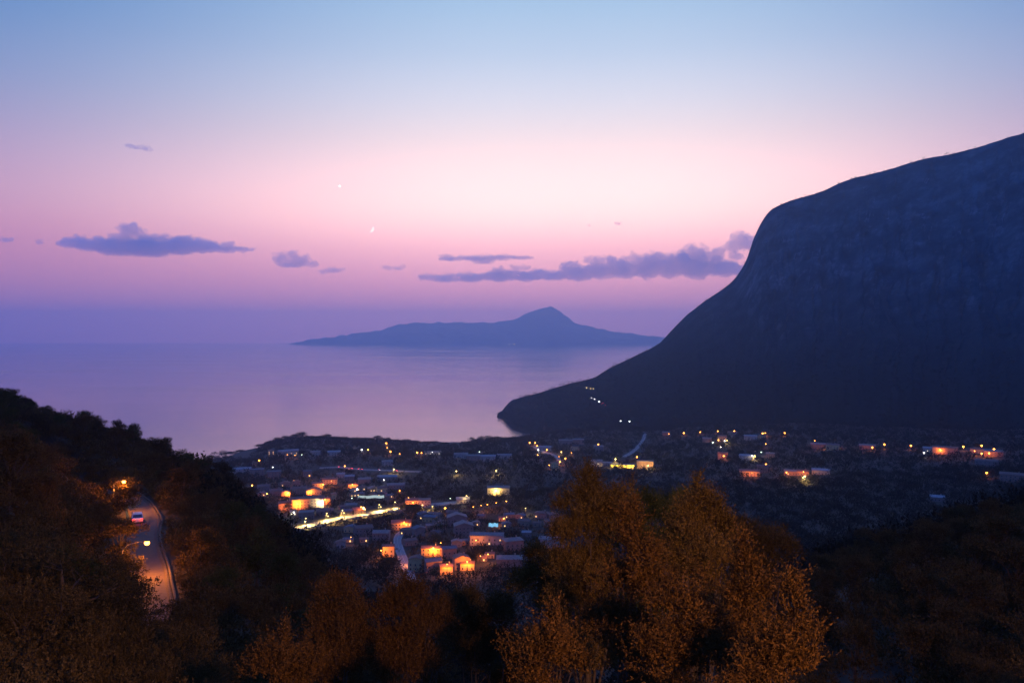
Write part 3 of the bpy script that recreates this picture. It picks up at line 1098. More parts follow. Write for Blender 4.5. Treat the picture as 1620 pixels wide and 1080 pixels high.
ROOFS = {'tile': roofm('terracotta_tiles', (.10, .045, .03), (.20, .095, .065), 1.6), 'pale': roofm('weathered_pale_tiles', (.14, .10, .078), (.23, .17, .135), 1.6),
         'slate': roofm('dark_slate_roof', (.06, .06, .065), (.12, .12, .13), 1.2), 'metal': roofm('pale_sheet_metal_roof', (.17, .15, .14), (.26, .235, .22), .9)}
M_FRAME = noisy('window_frame_paint', [(.3, (.18, .16, .14)), (.7, (.3, .28, .25))], 3.0, .7)
M_DOOR = noisy('door_wood', [(.3, (.07, .045, .03)), (.7, (.14, .09, .06))], 2.0, .7)
M_LITPANE = glow('lit_window', (1.0, .55, .18), 2.6)
M_LITPALE = glow('lit_window_pale', (1.0, .85, .55), 2.4)


def glass_mat(nt, out):
    p = nd(nt, 'ShaderNodeBsdfPrincipled', in_Roughness=.08)
    p.inputs['Base Color'].default_value = (.02, .022, .028, 1)
    nt.links.new(p.outputs[0], out.inputs[0])


M_PANE = mat('dark_window_pane', glass_mat)


def win_mesh(name, pane):
    m = MB()
    m.box(-.5, .5, -.06, .02, -.5, .5, 0)
    for x0, x1 in ((-.44, -.03), (.03, .44)):
        m.box(x0, x1, -.075, -.058, -.45, .45, 1)
    m.box(-.58, .58, -.16, .02, -.57, -.5, 0)
    return m.mesh(name, M_FRAME, pane)


WIN_DARK, WIN_LIT, WIN_PALE = win_mesh('window', M_PANE), win_mesh('lit_window', M_LITPANE), win_mesh('pale_lit_window', M_LITPALE)
dm = MB()
dm.box(-.5, .5, -.07, .02, 0, 2.1, 0)
dm.box(-.6, -.5, -.1, .02, 0, 2.2, 1)
dm.box(.5, .6, -.1, .02, 0, 2.2, 1)
dm.box(-.6, .6, -.1, .02, 2.1, 2.2, 1)
DOOR = dm.mesh('door', M_DOOR, M_FRAME)
cm_ = MB()
cm_.box(-.35, .35, -.35, .35, 0, 1.5)
cm_.box(-.45, .45, -.45, .45, 1.5, 1.65)
CHIM = cm_.mesh('chimney', WALLS['stone'])

HOUSES = []          # (x, y, half width, half depth, turn)
CLEAR = []           # picture points that woods in front leave free: px, py, distance, strictness


def house(px0, px1, py0, py1, label, wall='cream', roof='tile', shape='gable', turn=0.0, lit=0, pale=False, group=None, depth=None, tall=.62, wins=True, name='house'):
    pxc = (px0 + px1) / 2
    x, y, z = spot(pxc, py1)
    w = (px1 - px0) / F * y
    d = depth or min(max(w * .75, 6.0), 11.0)
    tot = (py1 - py0) / F * y
    eh = min(max(tot * tall, 2.7), 10.5)
    y += d * .35
    x = (pxc - CX) / F * y
    z = gz(x, y - d * .4)
    rz = R(turn) + math.atan2(-x, y)
    root = thing(name, label, 'house' if name == 'house' else name.replace('_', ' '), (x, y, z), rz, group)
    HOUSES.append((x, y, w / 2, d / 2, rz))
    HPX.append((px0, px1, py0, py1))
    hw, hd = w / 2, d / 2
    b = MB()
    rise = .32 * (hd if shape == 'gable' else hw) if shape in ('gable', 'front') else .3 * min(hw, hd)
    if shape == 'gable':
        b.add([(-hw, -hd, -4), (hw, -hd, -4), (hw, hd, -4), (-hw, hd, -4), (-hw, -hd, eh), (hw, -hd, eh), (hw, hd, eh), (-hw, hd, eh), (-hw, 0, eh + rise), (hw, 0, eh + rise)],
              [(0, 1, 5, 4), (2, 3, 7, 6), (1, 2, 6, 9, 5), (3, 0, 4, 8, 7)])
    elif shape == 'front':
        b.add([(-hw, -hd, -4), (hw, -hd, -4), (hw, hd, -4), (-hw, hd, -4), (-hw, -hd, eh), (hw, -hd, eh), (hw, hd, eh), (-hw, hd, eh), (0, -hd, eh + rise), (0, hd, eh + rise)],
              [(0, 1, 5, 8, 4), (2, 3, 7, 9, 6), (1, 2, 6, 5), (3, 0, 4, 7)])
    else:
        b.add([(-hw, -hd, -4), (hw, -hd, -4), (hw, hd, -4), (-hw, hd, -4), (-hw, -hd, eh), (hw, -hd, eh), (hw, hd, eh), (-hw, hd, eh)],
              [(0, 1, 5, 4), (2, 3, 7, 6), (1, 2, 6, 5), (3, 0, 4, 7), (4, 5, 6, 7)])
    link('wall', b.mesh('wall', WALLS[wall]), root)
    r = MB()
    o, th = .45, .16
    if shape in ('gable', 'front'):
        a, c = (hw, hd) if shape == 'gable' else (hd, hw)
        sl = rise / c
        for sg in (-1, 1):
            P = [(-a - o, sg * (c + o), eh - sl * o), (a + o, sg * (c + o), eh - sl * o), (a + o, 0, eh + rise), (-a - o, 0, eh + rise)]
            P = [(p[0], p[1], p[2] + .012) for p in P] + [(p[0], p[1], p[2] + th) for p in P]
            if shape == 'front':
                P = [(p[1], p[0], p[2]) for p in P]
            r.add(P, [(0, 1, 2, 3), (4, 5, 6, 7), (0, 1, 5, 4), (1, 2, 6, 5), (2, 3, 7, 6), (3, 0, 4, 7)])
    elif shape == 'hip':
        k = max(hw - hd, 0.0)
        k2 = max(hd - hw, 0.0)
        E = [(-hw - o, -hd - o, eh + .01), (hw + o, -hd - o, eh + .01), (hw + o, hd + o, eh + .01), (-hw - o, hd + o, eh + .01)]
        E2 = [(p[0], p[1], p[2] + .18) for p in E]
        top = [(-k, -k2, eh + rise + .2), (k + .01, k2 + .01, eh + rise + .2)]
        if hw >= hd:
            r.add(E + E2 + top, [(0, 1, 5, 4), (1, 2, 6, 5), (2, 3, 7, 6), (3, 0, 4, 7), (4, 5, 9, 8), (6, 7, 8, 9), (5, 6, 9), (7, 4, 8), (3, 2, 1, 0)])
        else:
            r.add(E + E2 + top, [(0, 1, 5, 4), (1, 2, 6, 5), (2, 3, 7, 6), (3, 0, 4, 7), (4, 5, 8), (6, 7, 9), (5, 6, 9, 8), (7, 4, 8, 9), (3, 2, 1, 0)])
    else:
        r.box(-hw - .2, hw + .2, -hd - .2, hd + .2, eh + .005, eh + .3)
        r.box(-hw - .2, hw + .2, -hd - .2, -hd, eh + .3, eh + .8)
        r.box(-hw - .2, hw + .2, hd, hd + .2, eh + .3, eh + .8)
    ro = link('roof', r.mesh('roof', ROOFS[roof]), root)
    if shape != 'flat' and y < 1200:
        link('chimney', CHIM, ro, (hw * .45, hd * .2, eh + rise * .55 + .1))
    if wins:
        nf = max(1, int(eh / 2.9))
        nc = max(1, min(int(w / 2.9), 6 if y < 1100 else 4))
        slots = [(i, f) for f in range(nf) for i in range(nc)]
        rr = random.Random(int(px0 * 7 + py1))
        litset = set(rr.sample(range(len(slots)), min(lit, len(slots))))
        di = rr.randrange(nc)
        for q, (i, f) in enumerate(slots):
            cx = -hw + (i + .5) * w / nc
            cz = 1.5 + f * 2.9
            if f == 0 and i == di and y < 1100 and q not in litset:
                link('door', DOOR, root, (cx, -hd, 0.0))
                continue
            me = (WIN_PALE if pale else WIN_LIT) if q in litset else WIN_DARK
            link('window', me, root, (cx, -hd, cz), 0, (1.05, 1, 1.35))
    for a, c in ((.1, .35), (.5, .35), (.9, .35), (.5, .7), (.2, .75), (.8, .75)):
        CLEAR.append((px0 + (px1 - px0) * a, py0 + (py1 - py0) * c, y - hd, .8))
    return root


HPX = []


def in_house_px(f):
    return any(a - 9 < f[0] + 6 < b + 3 and c - 4 < f[1] < d + 5 for a, b, c, d in HPX)


def many_houses(rows):
    for row in rows:
        kw = row[5] if len(row) > 5 else {}
        house(*row[:5], **kw)


VG = 'houses of the orange-lit village'
TG = 'houses of the nearest hamlet by the town road'
many_houses([
    # nearest hamlet
    (605, 623, 854, 882, 'small orange-lit house standing alone beside the winding town road', dict(wall='ochre', group=TG)),
    (647, 670, 874, 904, 'orange-lit gabled house hugging the bend of the town road', dict(wall='ochre', shape='front', group=TG, turn=-12)),
    (671, 697, 877, 907, 'dark-roofed grey-pink house in front of the brightest orange facade', dict(wall='pink', roof='slate', group=TG, turn=14)),
    (667, 697, 860, 880, 'brightest orange-lit house at the heart of the nearest hamlet', dict(wall='ochre', group=TG, turn=-8, depth=7)),
    (698, 721, 858, 885, 'dark-roofed house between the brightest orange house and the gable-end house', dict(wall='pink', roof='slate', group=TG, turn=10)),
    (696, 716, 888, 910, 'low orange-lit house at the lower edge of the nearest hamlet', dict(wall='ochre', group=TG)),
    (717, 741, 872, 902, 'gable-end house glowing pinkish orange on one side of the hamlet', dict(wall='pink', shape='front', group=TG, turn=12)),
    (728, 750, 885, 903, 'small orange-lit annex under the lamp next to the gable-end house', dict(wall='ochre', group=TG, depth=6)),
    (718, 748, 826, 850, 'tall stepped-gable house with pale eaves above the nearest hamlet', dict(wall='grey', roof='pale', shape='front', group=TG, tall=.75, turn=6)),
    (707, 738, 810, 832, 'upper stepped-gable house behind the tall one with pale eaves', dict(wall='grey', roof='pale', shape='front', group=TG, turn=6)),
    (706, 724, 803, 822, 'plain pinkish house behind the stepped-gable houses', dict(wall='pink', roof='tile', group=TG)),
    (653, 671, 828, 850, 'windowless grey end wall house near the umbrella pine', dict(wall='grey', roof='slate', shape='front', wins=False, group=TG, turn=20)),
    (744, 797, 838, 863, 'long pale-roofed house with two lit windows at one end', dict(wall='white', roof='pale', group=TG, lit=2, turn=-6, depth=10)),
    (796, 826, 846, 872, 'pinkish-grey house adjoining the long pale-roofed one', dict(wall='pink', roof='pale', shape='hip', group=TG, turn=18)),
    (826, 840, 838, 850, 'tiny bluish-roofed house behind the pinkish-grey one', dict(wall='grey', roof='metal', group=TG)),
    (851, 883, 848, 865, 'low white house with dark windows close to the tallest olive tree', dict(wall='white', roof='pale', group=TG, turn=-10)),
    (866, 892, 862, 876, 'low pinkish outbuilding in front of the low white house', dict(wall='pink', roof='pale', group=TG)),
    (786, 826, 878, 897, 'pale grey farmhouse half hidden by shrubs below the long house', dict(wall='grey', roof='pale', shape='hip', group=TG)),
    (714, 730, 852, 866, 'narrow grey house squeezed behind the dark-roofed pair', dict(wall='grey', roof='pale', shape='front', group=TG)),
    (768, 782, 872, 884, 'little lamp-lit shed among trees under the long house', dict(wall='ochre', group=TG, depth=5)),
    (619, 650, 820, 838, 'orange-lit house with bright windows under the umbrella pine', dict(wall='ochre', lit=3, group=TG)),
    (560, 588, 828, 848, 'dim purple-grey house below the near end of the highway', dict(wall='grey', roof='tile', group=TG, turn=10)),
    (590, 616, 836, 856, 'dim long terrace house between highway and town road', dict(wall='grey', roof='pale', group=TG, turn=-8)),
    (531, 546, 853, 868, 'small teal-tinted house alone in the dark below the highway', dict(wall='white', roof='tile', shape='front', group=TG)),
    # highway and middle of the valley
    (660, 681, 786, 801, 'pale yellow-lit block at the far end of the highway', dict(wall='white', roof='pale', shape='flat', group=VG)),
    (641, 661, 786, 801, 'orange-lit house on the rise just before the highway end', dict(wall='ochre', group=VG)),
    (771, 806, 765, 783, 'yellowish stone house lit by one lamp alone in the dark wood', dict(wall='stone', roof='pale', group=VG)),
    (789, 800, 816, 825, 'small orange-lit hut on the dark field behind the hamlet', dict(wall='ochre', group=VG, depth=5)),
    (722, 742, 786, 796, 'dim bluish low house near the start of the lamp row', dict(wall='white', roof='metal', group=VG)),
    # village
    (458, 488, 784, 806, 'largest orange-lit house in the front row of the village', dict(wall='ochre', group=VG, turn=6, tall=.75)),
    (486, 512, 783, 803, 'orange-lit front row house beside the pinkish white lamp', dict(wall='ochre', group=VG, turn=-5, tall=.75)),
    (508, 522, 784, 798, 'narrow orange house closing the front row of the village', dict(wall='pink', group=VG)),
    (440, 460, 790, 808, 'reddish front row house nearest to the dark hillside', dict(wall='pink', group=VG)),
    (445, 458, 774, 787, 'tall orange-lit house in the second village row with lamp', dict(wall='ochre', shape='front', group=VG)),
    (460, 484, 768, 782, 'broad purple-roofed house in the middle of the village', dict(wall='pink', roof='tile', group=VG, turn=8)),
    (484, 508, 770, 786, 'second row house with an orange-lit end gable', dict(wall='ochre', shape='front', group=VG)),
    (407, 426, 765, 777, 'pinkish house at the dark hill edge of the village', dict(wall='pink', group=VG)),
    (426, 446, 772, 784, 'dim mauve house between the hill-edge house and tall orange one', dict(wall='grey', group=VG)),
    (462, 474, 758, 769, 'small red-lit gable house above the purple-roofed one', dict(wall='pink', shape='front', group=VG)),
    (494, 510, 760, 773, 'dim orange house up behind the second village row', dict(wall='ochre', group=VG)),
    (507, 533, 754, 766, 'long glowing orange facade on the upper edge of the village', dict(wall='ochre', group=VG, turn=-6)),
    (550, 566, 763, 772, 'small glowing orange facade standing apart from the village', dict(wall='ochre', group=VG, depth=5)),
    (524, 532, 776, 792, 'thin orange-lit tower house beside the front village row', dict(wall='ochre', shape='front', group=VG, depth=6)),
    (532, 545, 746, 756, 'bluish grey house up the slope under the red tail lights', dict(wall='white', roof='metal', group=VG)),
    (545, 560, 749, 761, 'second bluish grey house beside the one under the tail lights', dict(wall='grey', roof='metal', group=VG)),
    (566, 586, 754, 765, 'dim mauve house next to the small glowing facade', dict(wall='pink', roof='pale', group=VG)),
    (597, 628, 750, 761, 'dim blue-roofed long house by a white lamp', dict(wall='grey', roof='metal', group=VG)),
    (612, 640, 762, 776, 'dim terrace house on the wooded slope above the highway', dict(wall='grey', roof='pale', group=VG)),
    (458, 468, 805, 816, 'small white-lit kiosk-like house at the hill edge below the village', dict(wall='white', roof='pale', lit=2, pale=True, group=VG, depth=5)),
    (472, 496, 806, 820, 'dim grey block below the orange front row', dict(wall='grey', roof='pale', shape='flat', group=VG)),
    (500, 526, 804, 816, 'dim mauve block between the village and the highway', dict(wall='grey', roof='tile', group=VG)),
    # coastal ridge
    (395, 417, 735, 755, 'boxy pinkish apartment block at the hill edge on the coast', dict(wall='pink', roof='slate', shape='flat', tall=.85, group='houses on the coastal ridge')),
    (368, 396, 738, 748, 'long low pale-roofed hall beside the boxy apartment block', dict(wall='white', roof='metal', group='houses on the coastal ridge')),
    (422, 444, 740, 757, 'reddish building with one lit window under the ridge', dict(wall='pink', roof='slate', shape='flat', lit=1, group='houses on the coastal ridge')),
    (479, 492, 740, 755, 'dim tower-like block next to an amber lamp under the ridge', dict(wall='grey', roof='slate', shape='flat', group='houses on the coastal ridge')),
    (424, 433, 709, 721, 'dark villa with four bright windows on the ridge end', dict(wall='grey', lit=6, shape='hip', group='houses on the coastal ridge', tall=.8)),
    (440, 471, 708, 721, 'long pale-roofed building with lit front on the coastal ridge', dict(wall='white', roof='metal', lit=3, group='houses on the coastal ridge', turn=12)),
    (491, 506, 711, 721, 'faint pale house on the ridge, between two groves', dict(wall='white', roof='pale', group='houses on the coastal ridge')),
    (518, 538, 711, 721, 'bluish pale house on the ridge left of the white lamp', dict(wall='white', roof='metal', group='houses on the coastal ridge')),
    (670, 698, 712, 719, 'very long low building with a white-lit front on the ridge', dict(wall='white', roof='pale', lit=4, pale=True, group='houses on the coastal ridge', depth=8)),
    (604, 622, 726, 737, 'pale house alone above the queue of tail lights', dict(wall='white', roof='pale', shape='hip', group='houses on the coastal ridge')),
    (718, 740, 714, 725, 'pale mauve house in the row under the low wooded hump', dict(wall='white', roof='pale', group='houses on the coastal ridge')),
    (738, 760, 716, 729, 'pinkish house in the row under the low wooded hump', dict(wall='pink', roof='pale', group='houses on the coastal ridge')),
    (760, 784, 717, 729, 'wide pale house next to the pinkish one on the ridge', dict(wall='white', roof='metal', group='houses on the coastal ridge')),
    (786, 810, 716, 726, 'pale low house at the end of the ridge row', dict(wall='white', roof='pale', group='houses on the coastal ridge')),
    # bay
    (853, 872, 703, 713, 'bluish pale house over the lit stretch of coast road', dict(wall='white', roof='metal', group='houses by the bay')),
    (884, 906, 692, 704, 'pale grey house by the bay under the headland', dict(wall='grey', roof='pale', group='houses by the bay')),
    (906, 924, 690, 703, 'pinkish house by the bay with an amber lamp', dict(wall='pink', roof='pale', group='houses by the bay')),
    (903, 915, 703, 713, 'small orange-lit facade by the bay', dict(wall='ochre', group='houses by the bay', depth=6)),
    (872, 884, 724, 744, 'tall thin orange-lit house at the end of the coast road', dict(wall='ochre', shape='front', tall=.85, group='houses by the bay', depth=6)),
    (940, 955, 702, 713, 'dim house beside a tall lamp between bay and yellow building', dict(wall='grey', roof='pale', group='houses by the bay')),
    (935, 953, 724, 738, 'white-lit house next to the bright yellow building', dict(wall='white', roof='pale', lit=2, pale=True, group='houses by the bay')),
    (1008, 1034, 722, 741, 'pale pink block lit on the far side of the yellow building', dict(wall='pink', roof='pale', shape='flat', group='houses by the bay')),
    (952, 968, 729, 738, 'low white annex joining the bright yellow building', dict(wall='white', roof='metal', shape='flat', group='houses by the bay')),
    # mountain foot
    (1048, 1060, 681, 689, 'dim pinkish house at the start of the mountain-foot lamps', dict(wall='pink', roof='pale', group='houses at the mountain foot')),
    (1112, 1126, 690, 700, 'dim pink house above the greenish white lamp', dict(wall='pink', roof='pale', group='houses at the mountain foot')),
    (1136, 1150, 685, 698, 'house with a row of small lit openings at the mountain foot', dict(wall='pink', roof='tile', lit=3, group='houses at the mountain foot')),
    (1152, 1166, 681, 689, 'faint house under the evenly spaced mountain-foot lamps', dict(wall='grey', roof='tile', group='houses at the mountain foot')),
    (1178, 1198, 686, 696, 'dim bluish house left of the double amber lamp', dict(wall='white', roof='metal', group='houses at the mountain foot')),
    (1201, 1212, 685, 694, 'orange-lit house directly under the double amber lamp', dict(wall='ochre', group='houses at the mountain foot', depth=6)),
    (1136, 1152, 715, 726, 'pink cube house with a lamp on its corner', dict(wall='pink', shape='flat', group='houses at the mountain foot', tall=.85)),
    (1171, 1193, 717, 728, 'blue-roofed house with a bright eave', dict(wall='white', roof='metal', group='houses at the mountain foot', turn=-15)),
    (1213, 1226, 713, 725, 'narrow dim house behind an amber lamp', dict(wall='pink', roof='pale', group='houses at the mountain foot')),
    (1171, 1202, 740, 754, 'long orange-red lit house, lowest of the mountain-foot houses', dict(wall='ochre', roof='tile', group='houses at the mountain foot')),
    (1199, 1218, 732, 748, 'tall orange-lit house joined to the long orange-red one', dict(wall='pink', group='houses at the mountain foot')),
    (1242, 1262, 742, 752, 'pink-lit long house with a bright lamp at its corner', dict(wall='pink', roof='pale', lit=1, group='houses at the mountain foot')),
    (1262, 1280, 742, 752, 'dimmer house joined to the pink-lit long one', dict(wall='pink', roof='tile', group='houses at the mountain foot')),
    (1286, 1313, 740, 751, 'bluish pale house beside the pink-lit pair', dict(wall='white', roof='metal', group='houses at the mountain foot')),
    (1284, 1308, 699, 709, 'dim mauve house beside the large orange glow', dict(wall='grey', roof='pale', group='houses at the mountain foot')),
    (1308, 1328, 699, 712, 'house with a large orange-glowing facade on the valley floor', dict(wall='ochre', group='houses at the mountain foot')),
    (1361, 1385, 701, 711, 'dim pale house with a lamp at its far end', dict(wall='pink', roof='pale', group='houses at the mountain foot')),
    (1462, 1480, 706, 715, 'bluish house lit white at its foot', dict(wall='white', roof='metal', lit=1, pale=True, group='houses at the mountain foot')),
    (1478, 1514, 702, 719, 'broad reddish house with two amber lamps', dict(wall='pink', roof='tile', group='houses at the mountain foot')),
    (1537, 1556, 707, 717, 'round-looking orange-lit house in the last cluster of lamps', dict(wall='ochre', shape='hip', group='houses at the mountain foot')),
    (1560, 1586, 710, 722, 'dim pink house at the end of the last lamp cluster', dict(wall='pink', roof='pale', group='houses at the mountain foot')),
    (1546, 1580, 724, 738, 'dark mauve house below the last lamp cluster', dict(wall='grey', roof='tile', group='houses at the mountain foot')),
    (1586, 1622, 745, 762, 'large dim purple house at the picture edge', dict(wall='pink', roof='tile', group='houses at the mountain foot')),
    (1474, 1495, 783, 794, 'lonely pale-roofed house on the dark wooded slope', dict(wall='grey', roof='metal', group='houses at the mountain foot')),
    (1600, 1622, 660, 669, 'orange-lit house high on the mountain foot at the picture edge', dict(wall='ochre', group='houses at the mountain foot')),
])

rr_ = random.Random(5)
fill = [(x0, y0) for y0 in (760, 768, 777, 786) for x0 in range(412, 640, 17)] + [(x0, y0) for y0 in (806, 814) for x0 in range(500, 560, 17)] + \
       [(x0, y0) for y0 in (842, 850, 858) for x0 in range(545, 612, 21)] + [(x0, y0) for y0 in (826, 838) for x0 in range(672, 716, 18)] + \
       [(x0, y0) for y0 in (820, 834, 848, 862, 876, 890) for x0 in range(636, 880, 23)]
fill = [(x0 + rr_.uniform(-5, 5), y0 + rr_.uniform(-2, 2)) for x0, y0 in fill]
fill = [f for f in fill if not in_house_px(f)]
fill.sort()
seen_ = {}
for x0, y0 in fill:
    row_ = 'topmost huddled row of the village' if y0 < 764 else 'second huddled row of the village' if y0 < 772.5 else 'third huddled row of the village' if y0 < 781.5 else 'lowest huddled row of the village' if y0 < 800 else 'row between village and highway' if y0 < 822 else 'dim cluster left of the town road' if x0 < 632 else 'upper hamlet row' if y0 < 841 else 'middle hamlet row' if y0 < 869 else 'lower hamlet row'
    i = seen_[row_] = seen_.get(row_, -1) + 1
    if i > 28:
        continue
    w_ = rr_.uniform(10, 17) * (1.0 if y0 < 800 else 1.25)
    house(x0, x0 + w_, y0 - w_ * .62, y0, f'{ORD[i]} small dim house from the left in the {row_}', rr_.choice(['pink', 'grey', 'ochre', 'cream']), rr_.choice(['tile', 'tile', 'pale', 'slate']),
          rr_.choice(['gable', 'gable', 'front', 'hip']), rr_.uniform(-25, 25), (1 if y0 < 800 else 0) + (rr_.random() < .4), group='small huddled village houses')

# bright yellow-lit building with a long canopy
x, y, z = spot(985, 740)
hwid = 36 / F * y / 2
fs_hw = hwid
root = thing('filling_station', 'long low building with glowing yellow facade band and pale canopy roof near the bay', 'building', (x, y, z), math.atan2(-x, y))
HOUSES.append((x, y, hwid, 6, 0))
b = MB()
b.box(-hwid, hwid, 1.0, 9.0, -4, 4.2)
link('wall', b.mesh('wall', WALLS['ochre']), root)
b = MB()
b.box(-hwid - .6, hwid + .6, -3.5, 9.4, 4.205, 4.6)
link('canopy_roof', b.mesh('canopy_roof', ROOFS['metal']), root)
M_FACADE_GLOW = glow('yellow_facade_glow', (1.0, .66, .03), 3.2, True)  # glowing band put in for the lamp-lit yellow facade
b = MB()
b.box(-hwid - .65, hwid + .65, -3.62, -3.505, 2.9, 4.9)
link('facade_glow_band', b.mesh('facade_glow_band', M_FACADE_GLOW), root)
for k in range(4):
    b = MB()
    b.tube([(0, 0, -3), (0, 0, 4.2)], [.22, .22], 8)
    link('column', b.mesh('column', WALLS['white']), root, (-hwid + (k + .5) * hwid / 2, -3.0, 0))
for k in range(5):
    link('window', WIN_LIT, root, (-hwid + (k + .5) * hwid * .4, 1.0, 1.9), 0, (2.2, 1, 2.0))
for px in range(967, 1006, 4):
    CLEAR.append((px, 733, y - 6, 1.0))

# greenhouse-like white canopy and the blue-white awning
for (px0, px1, py0, py1, lab, nm, colr, st) in [
        (566, 607, 781, 792, 'white-glowing canopy with a teal end above the highway', 'canopy', (.75, .95, 1.0), .5),
        (773, 788, 832, 838, 'small bright blue-white awning behind the long pale-roofed house', 'awning', (.25, .65, 1.0), .8)]:
    x, y, z = spot((px0 + px1) / 2, py1)
    w = (px1 - px0) / F * y / 2
    root = thing(nm, lab, nm, (x, y, z), math.atan2(-x, y))
    HOUSES.append((x, y, w, 4, 0))
    b = MB()
    n = 14
    for k in range(n):
        x0, x1 = -w + 2 * w * k / n, -w + 2 * w * (k + 1) / n
        zz0, zz1 = 3.2 + .35 * math.sin(k * .9), 3.2 + .35 * math.sin((k + 1) * .9)
        b.add([(x0, -3, zz0), (x1, -3, zz1), (x1, 4, zz1 + 1.5), (x0, 4, zz0 + 1.5), (x0, -3, zz0 + .08), (x1, -3, zz1 + .08), (x1, 4, zz1 + 1.58), (x0, 4, zz0 + 1.58)],
              [(0, 3, 2, 1), (4, 5, 6, 7), (0, 1, 5, 4), (2, 3, 7, 6)])
    link('sheet', b.mesh('sheet', glow('glowing_' + nm + '_sheet', colr, st, True)), root)  # sheet glows by itself in place of light shining through it
    for sx_ in (-w * .95, 0, w * .95):
        for y0 in (-2.8, 3.8):
            b = MB()
            b.tube([(0, 0, -3), (0, 0, 3.1 if y0 < 0 else 4.4)], [.09, .09], 6)
            link('post', b.mesh('post', WALLS['grey']), root, (sx_, y0, 0))
    for q in range(6):
        CLEAR.append((px0 + (px1 - px0) * q / 5, (py0 + py1) / 2, y - 4, 1.0))

# ------------------------------------------------------------------ street lamps
M_POLE = noisy('galvanised_pole', [(.3, (.05, .05, .052)), (.7, (.09, .09, .092))], 4.0, .7, metallic=.3)
GL = {'a': glow('amber_lamp_glass', (1.0, .34, .045), 14.0), 'w': glow('white_lamp_glass', (1.0, .90, .80), 10.0),
      'y': glow('yellow_lamp_glass', (1.0, .66, .2), 9.0), 'g': glow('greenish_lamp_glass', (.75, 1.0, .70), 7.0)}
LC = {'a': (1.0, .25, .028), 'w': (1.0, .88, .74), 'y': (1.0, .62, .15), 'g': (.8, 1.0, .75)}
CN = {'a': 'amber', 'w': 'white', 'y': 'yellow', 'g': 'greenish white'}
b = MB()
b.tube([(0, 0, -.5), (0, 0, .06), (0, 0, .1), (0, 0, 1.0)], [.14, .13, .09, .05], 8)
POLE = b.mesh('pole', M_POLE, smooth=True)
b = MB()
b.tube([(0, 0, -.25), (0, -.25, .25), (0, -.75, .42), (0, -1.1, .42)], [.045, .045, .04, .04], 6)
ARM = b.mesh('arm', M_POLE, smooth=True)
b = MB()
b.lathe([(.02, .34), (.2, .3), (.62, .12), (.66, .02), (.6, 0.0)], 12)
HOOD = b.mesh('lamp_head', M_POLE, smooth=True)
GLOBE = {}
b = MB()
b.lathe([(.0, .06), (.55, .04), (.9, -.25), (1.0, -.6), (.85, -1.1), (.45, -1.45), (0.0, -1.55)], 12)
for k_, m_ in GL.items():
    GLOBE[k_] = b.mesh('lamp_glass', m_, smooth=True)


def light(name, kind, watt, parent, loc, radius=.25):
    ld = bpy.data.lights.new(name, 'POINT')
    ld.energy = watt
    ld.color = LC[kind]
    ld.shadow_soft_size = radius
    return link(name, ld, parent, loc)


def in_house(x, y, pad=1.0):
    for hx, hy, hw, hd, rz in HOUSES:
        c, s = math.cos(-rz), math.sin(-rz)
        dx, dy = x - hx, y - hy
        if abs(dx * c - dy * s) < hw + pad and abs(dx * s + dy * c) < hd + pad:
            return True
    return False


def lamp_at(x, y, zhead, kind, label, group, watt, rad, ground_z=None, turn=0.0, arm=1.1, name='street_lamp'):
    g = gz(x, y) if ground_z is None else ground_z
    root = thing(name, label, 'street lamp', (x, y, g), turn, group)
    h = max(zhead - g, 1.6)
    sc = max(1.0, rad / .4)
    link('pole', POLE, root, (0, arm, 0), 0, (sc, sc, h - .2))
    link('arm', ARM, root, (0, arm, h - .15), 0, (sc, arm / 1.1, 1))
    hd = link('lamp_head', HOOD, root, (0, 0, h + .12 + rad * .3), 0, (rad, rad, rad))
    link('lamp_glass', GLOBE[kind], hd, (0, 0, 0))
    if watt and kind == 'y' and watt >= YELLOW_W * .85:
        ld = bpy.data.lights.new('lamp_light', 'SPOT')
        ld.energy, ld.color, ld.shadow_soft_size, ld.spot_size, ld.spot_blend = watt, LC[kind], .2, R(146), .5
        link('lamp_light', ld, root, (0, 0, h + .1 + rad * .3 - rad * 1.6 - .25))
    elif watt:
        light('lamp_light', kind, watt, root, (0, 0, h + .1 + rad * .3 - rad * 1.6 - .25), .2)
    return root


def lamp(px, py, kind, phrase, group, mult=1.0, size=1.0, up=6.0):
    x, y, z = spot(px, py, up)
    for _ in range(30):
        if not in_house(x, y, 2.2):
            break
        y -= 1.0
        x, _y, z = ray(px, py, y)
    rad = min(max(.0007 * y, .35), 1.0) * size
    W = {'a': AMBER_W, 'w': WHITE_W, 'y': YELLOW_W, 'g': WHITE_W * .5}[kind] * mult
    CLEAR.append((px, py, y, 1.0))
    CLEAR.append((px, py + 3, y, 1.0))
    return lamp_at(x, y, z, kind, f'{CN[kind]} street lamp {phrase}', group, W, rad, None, math.atan2(-x, y), 1.1 if y < 1000 else .5)


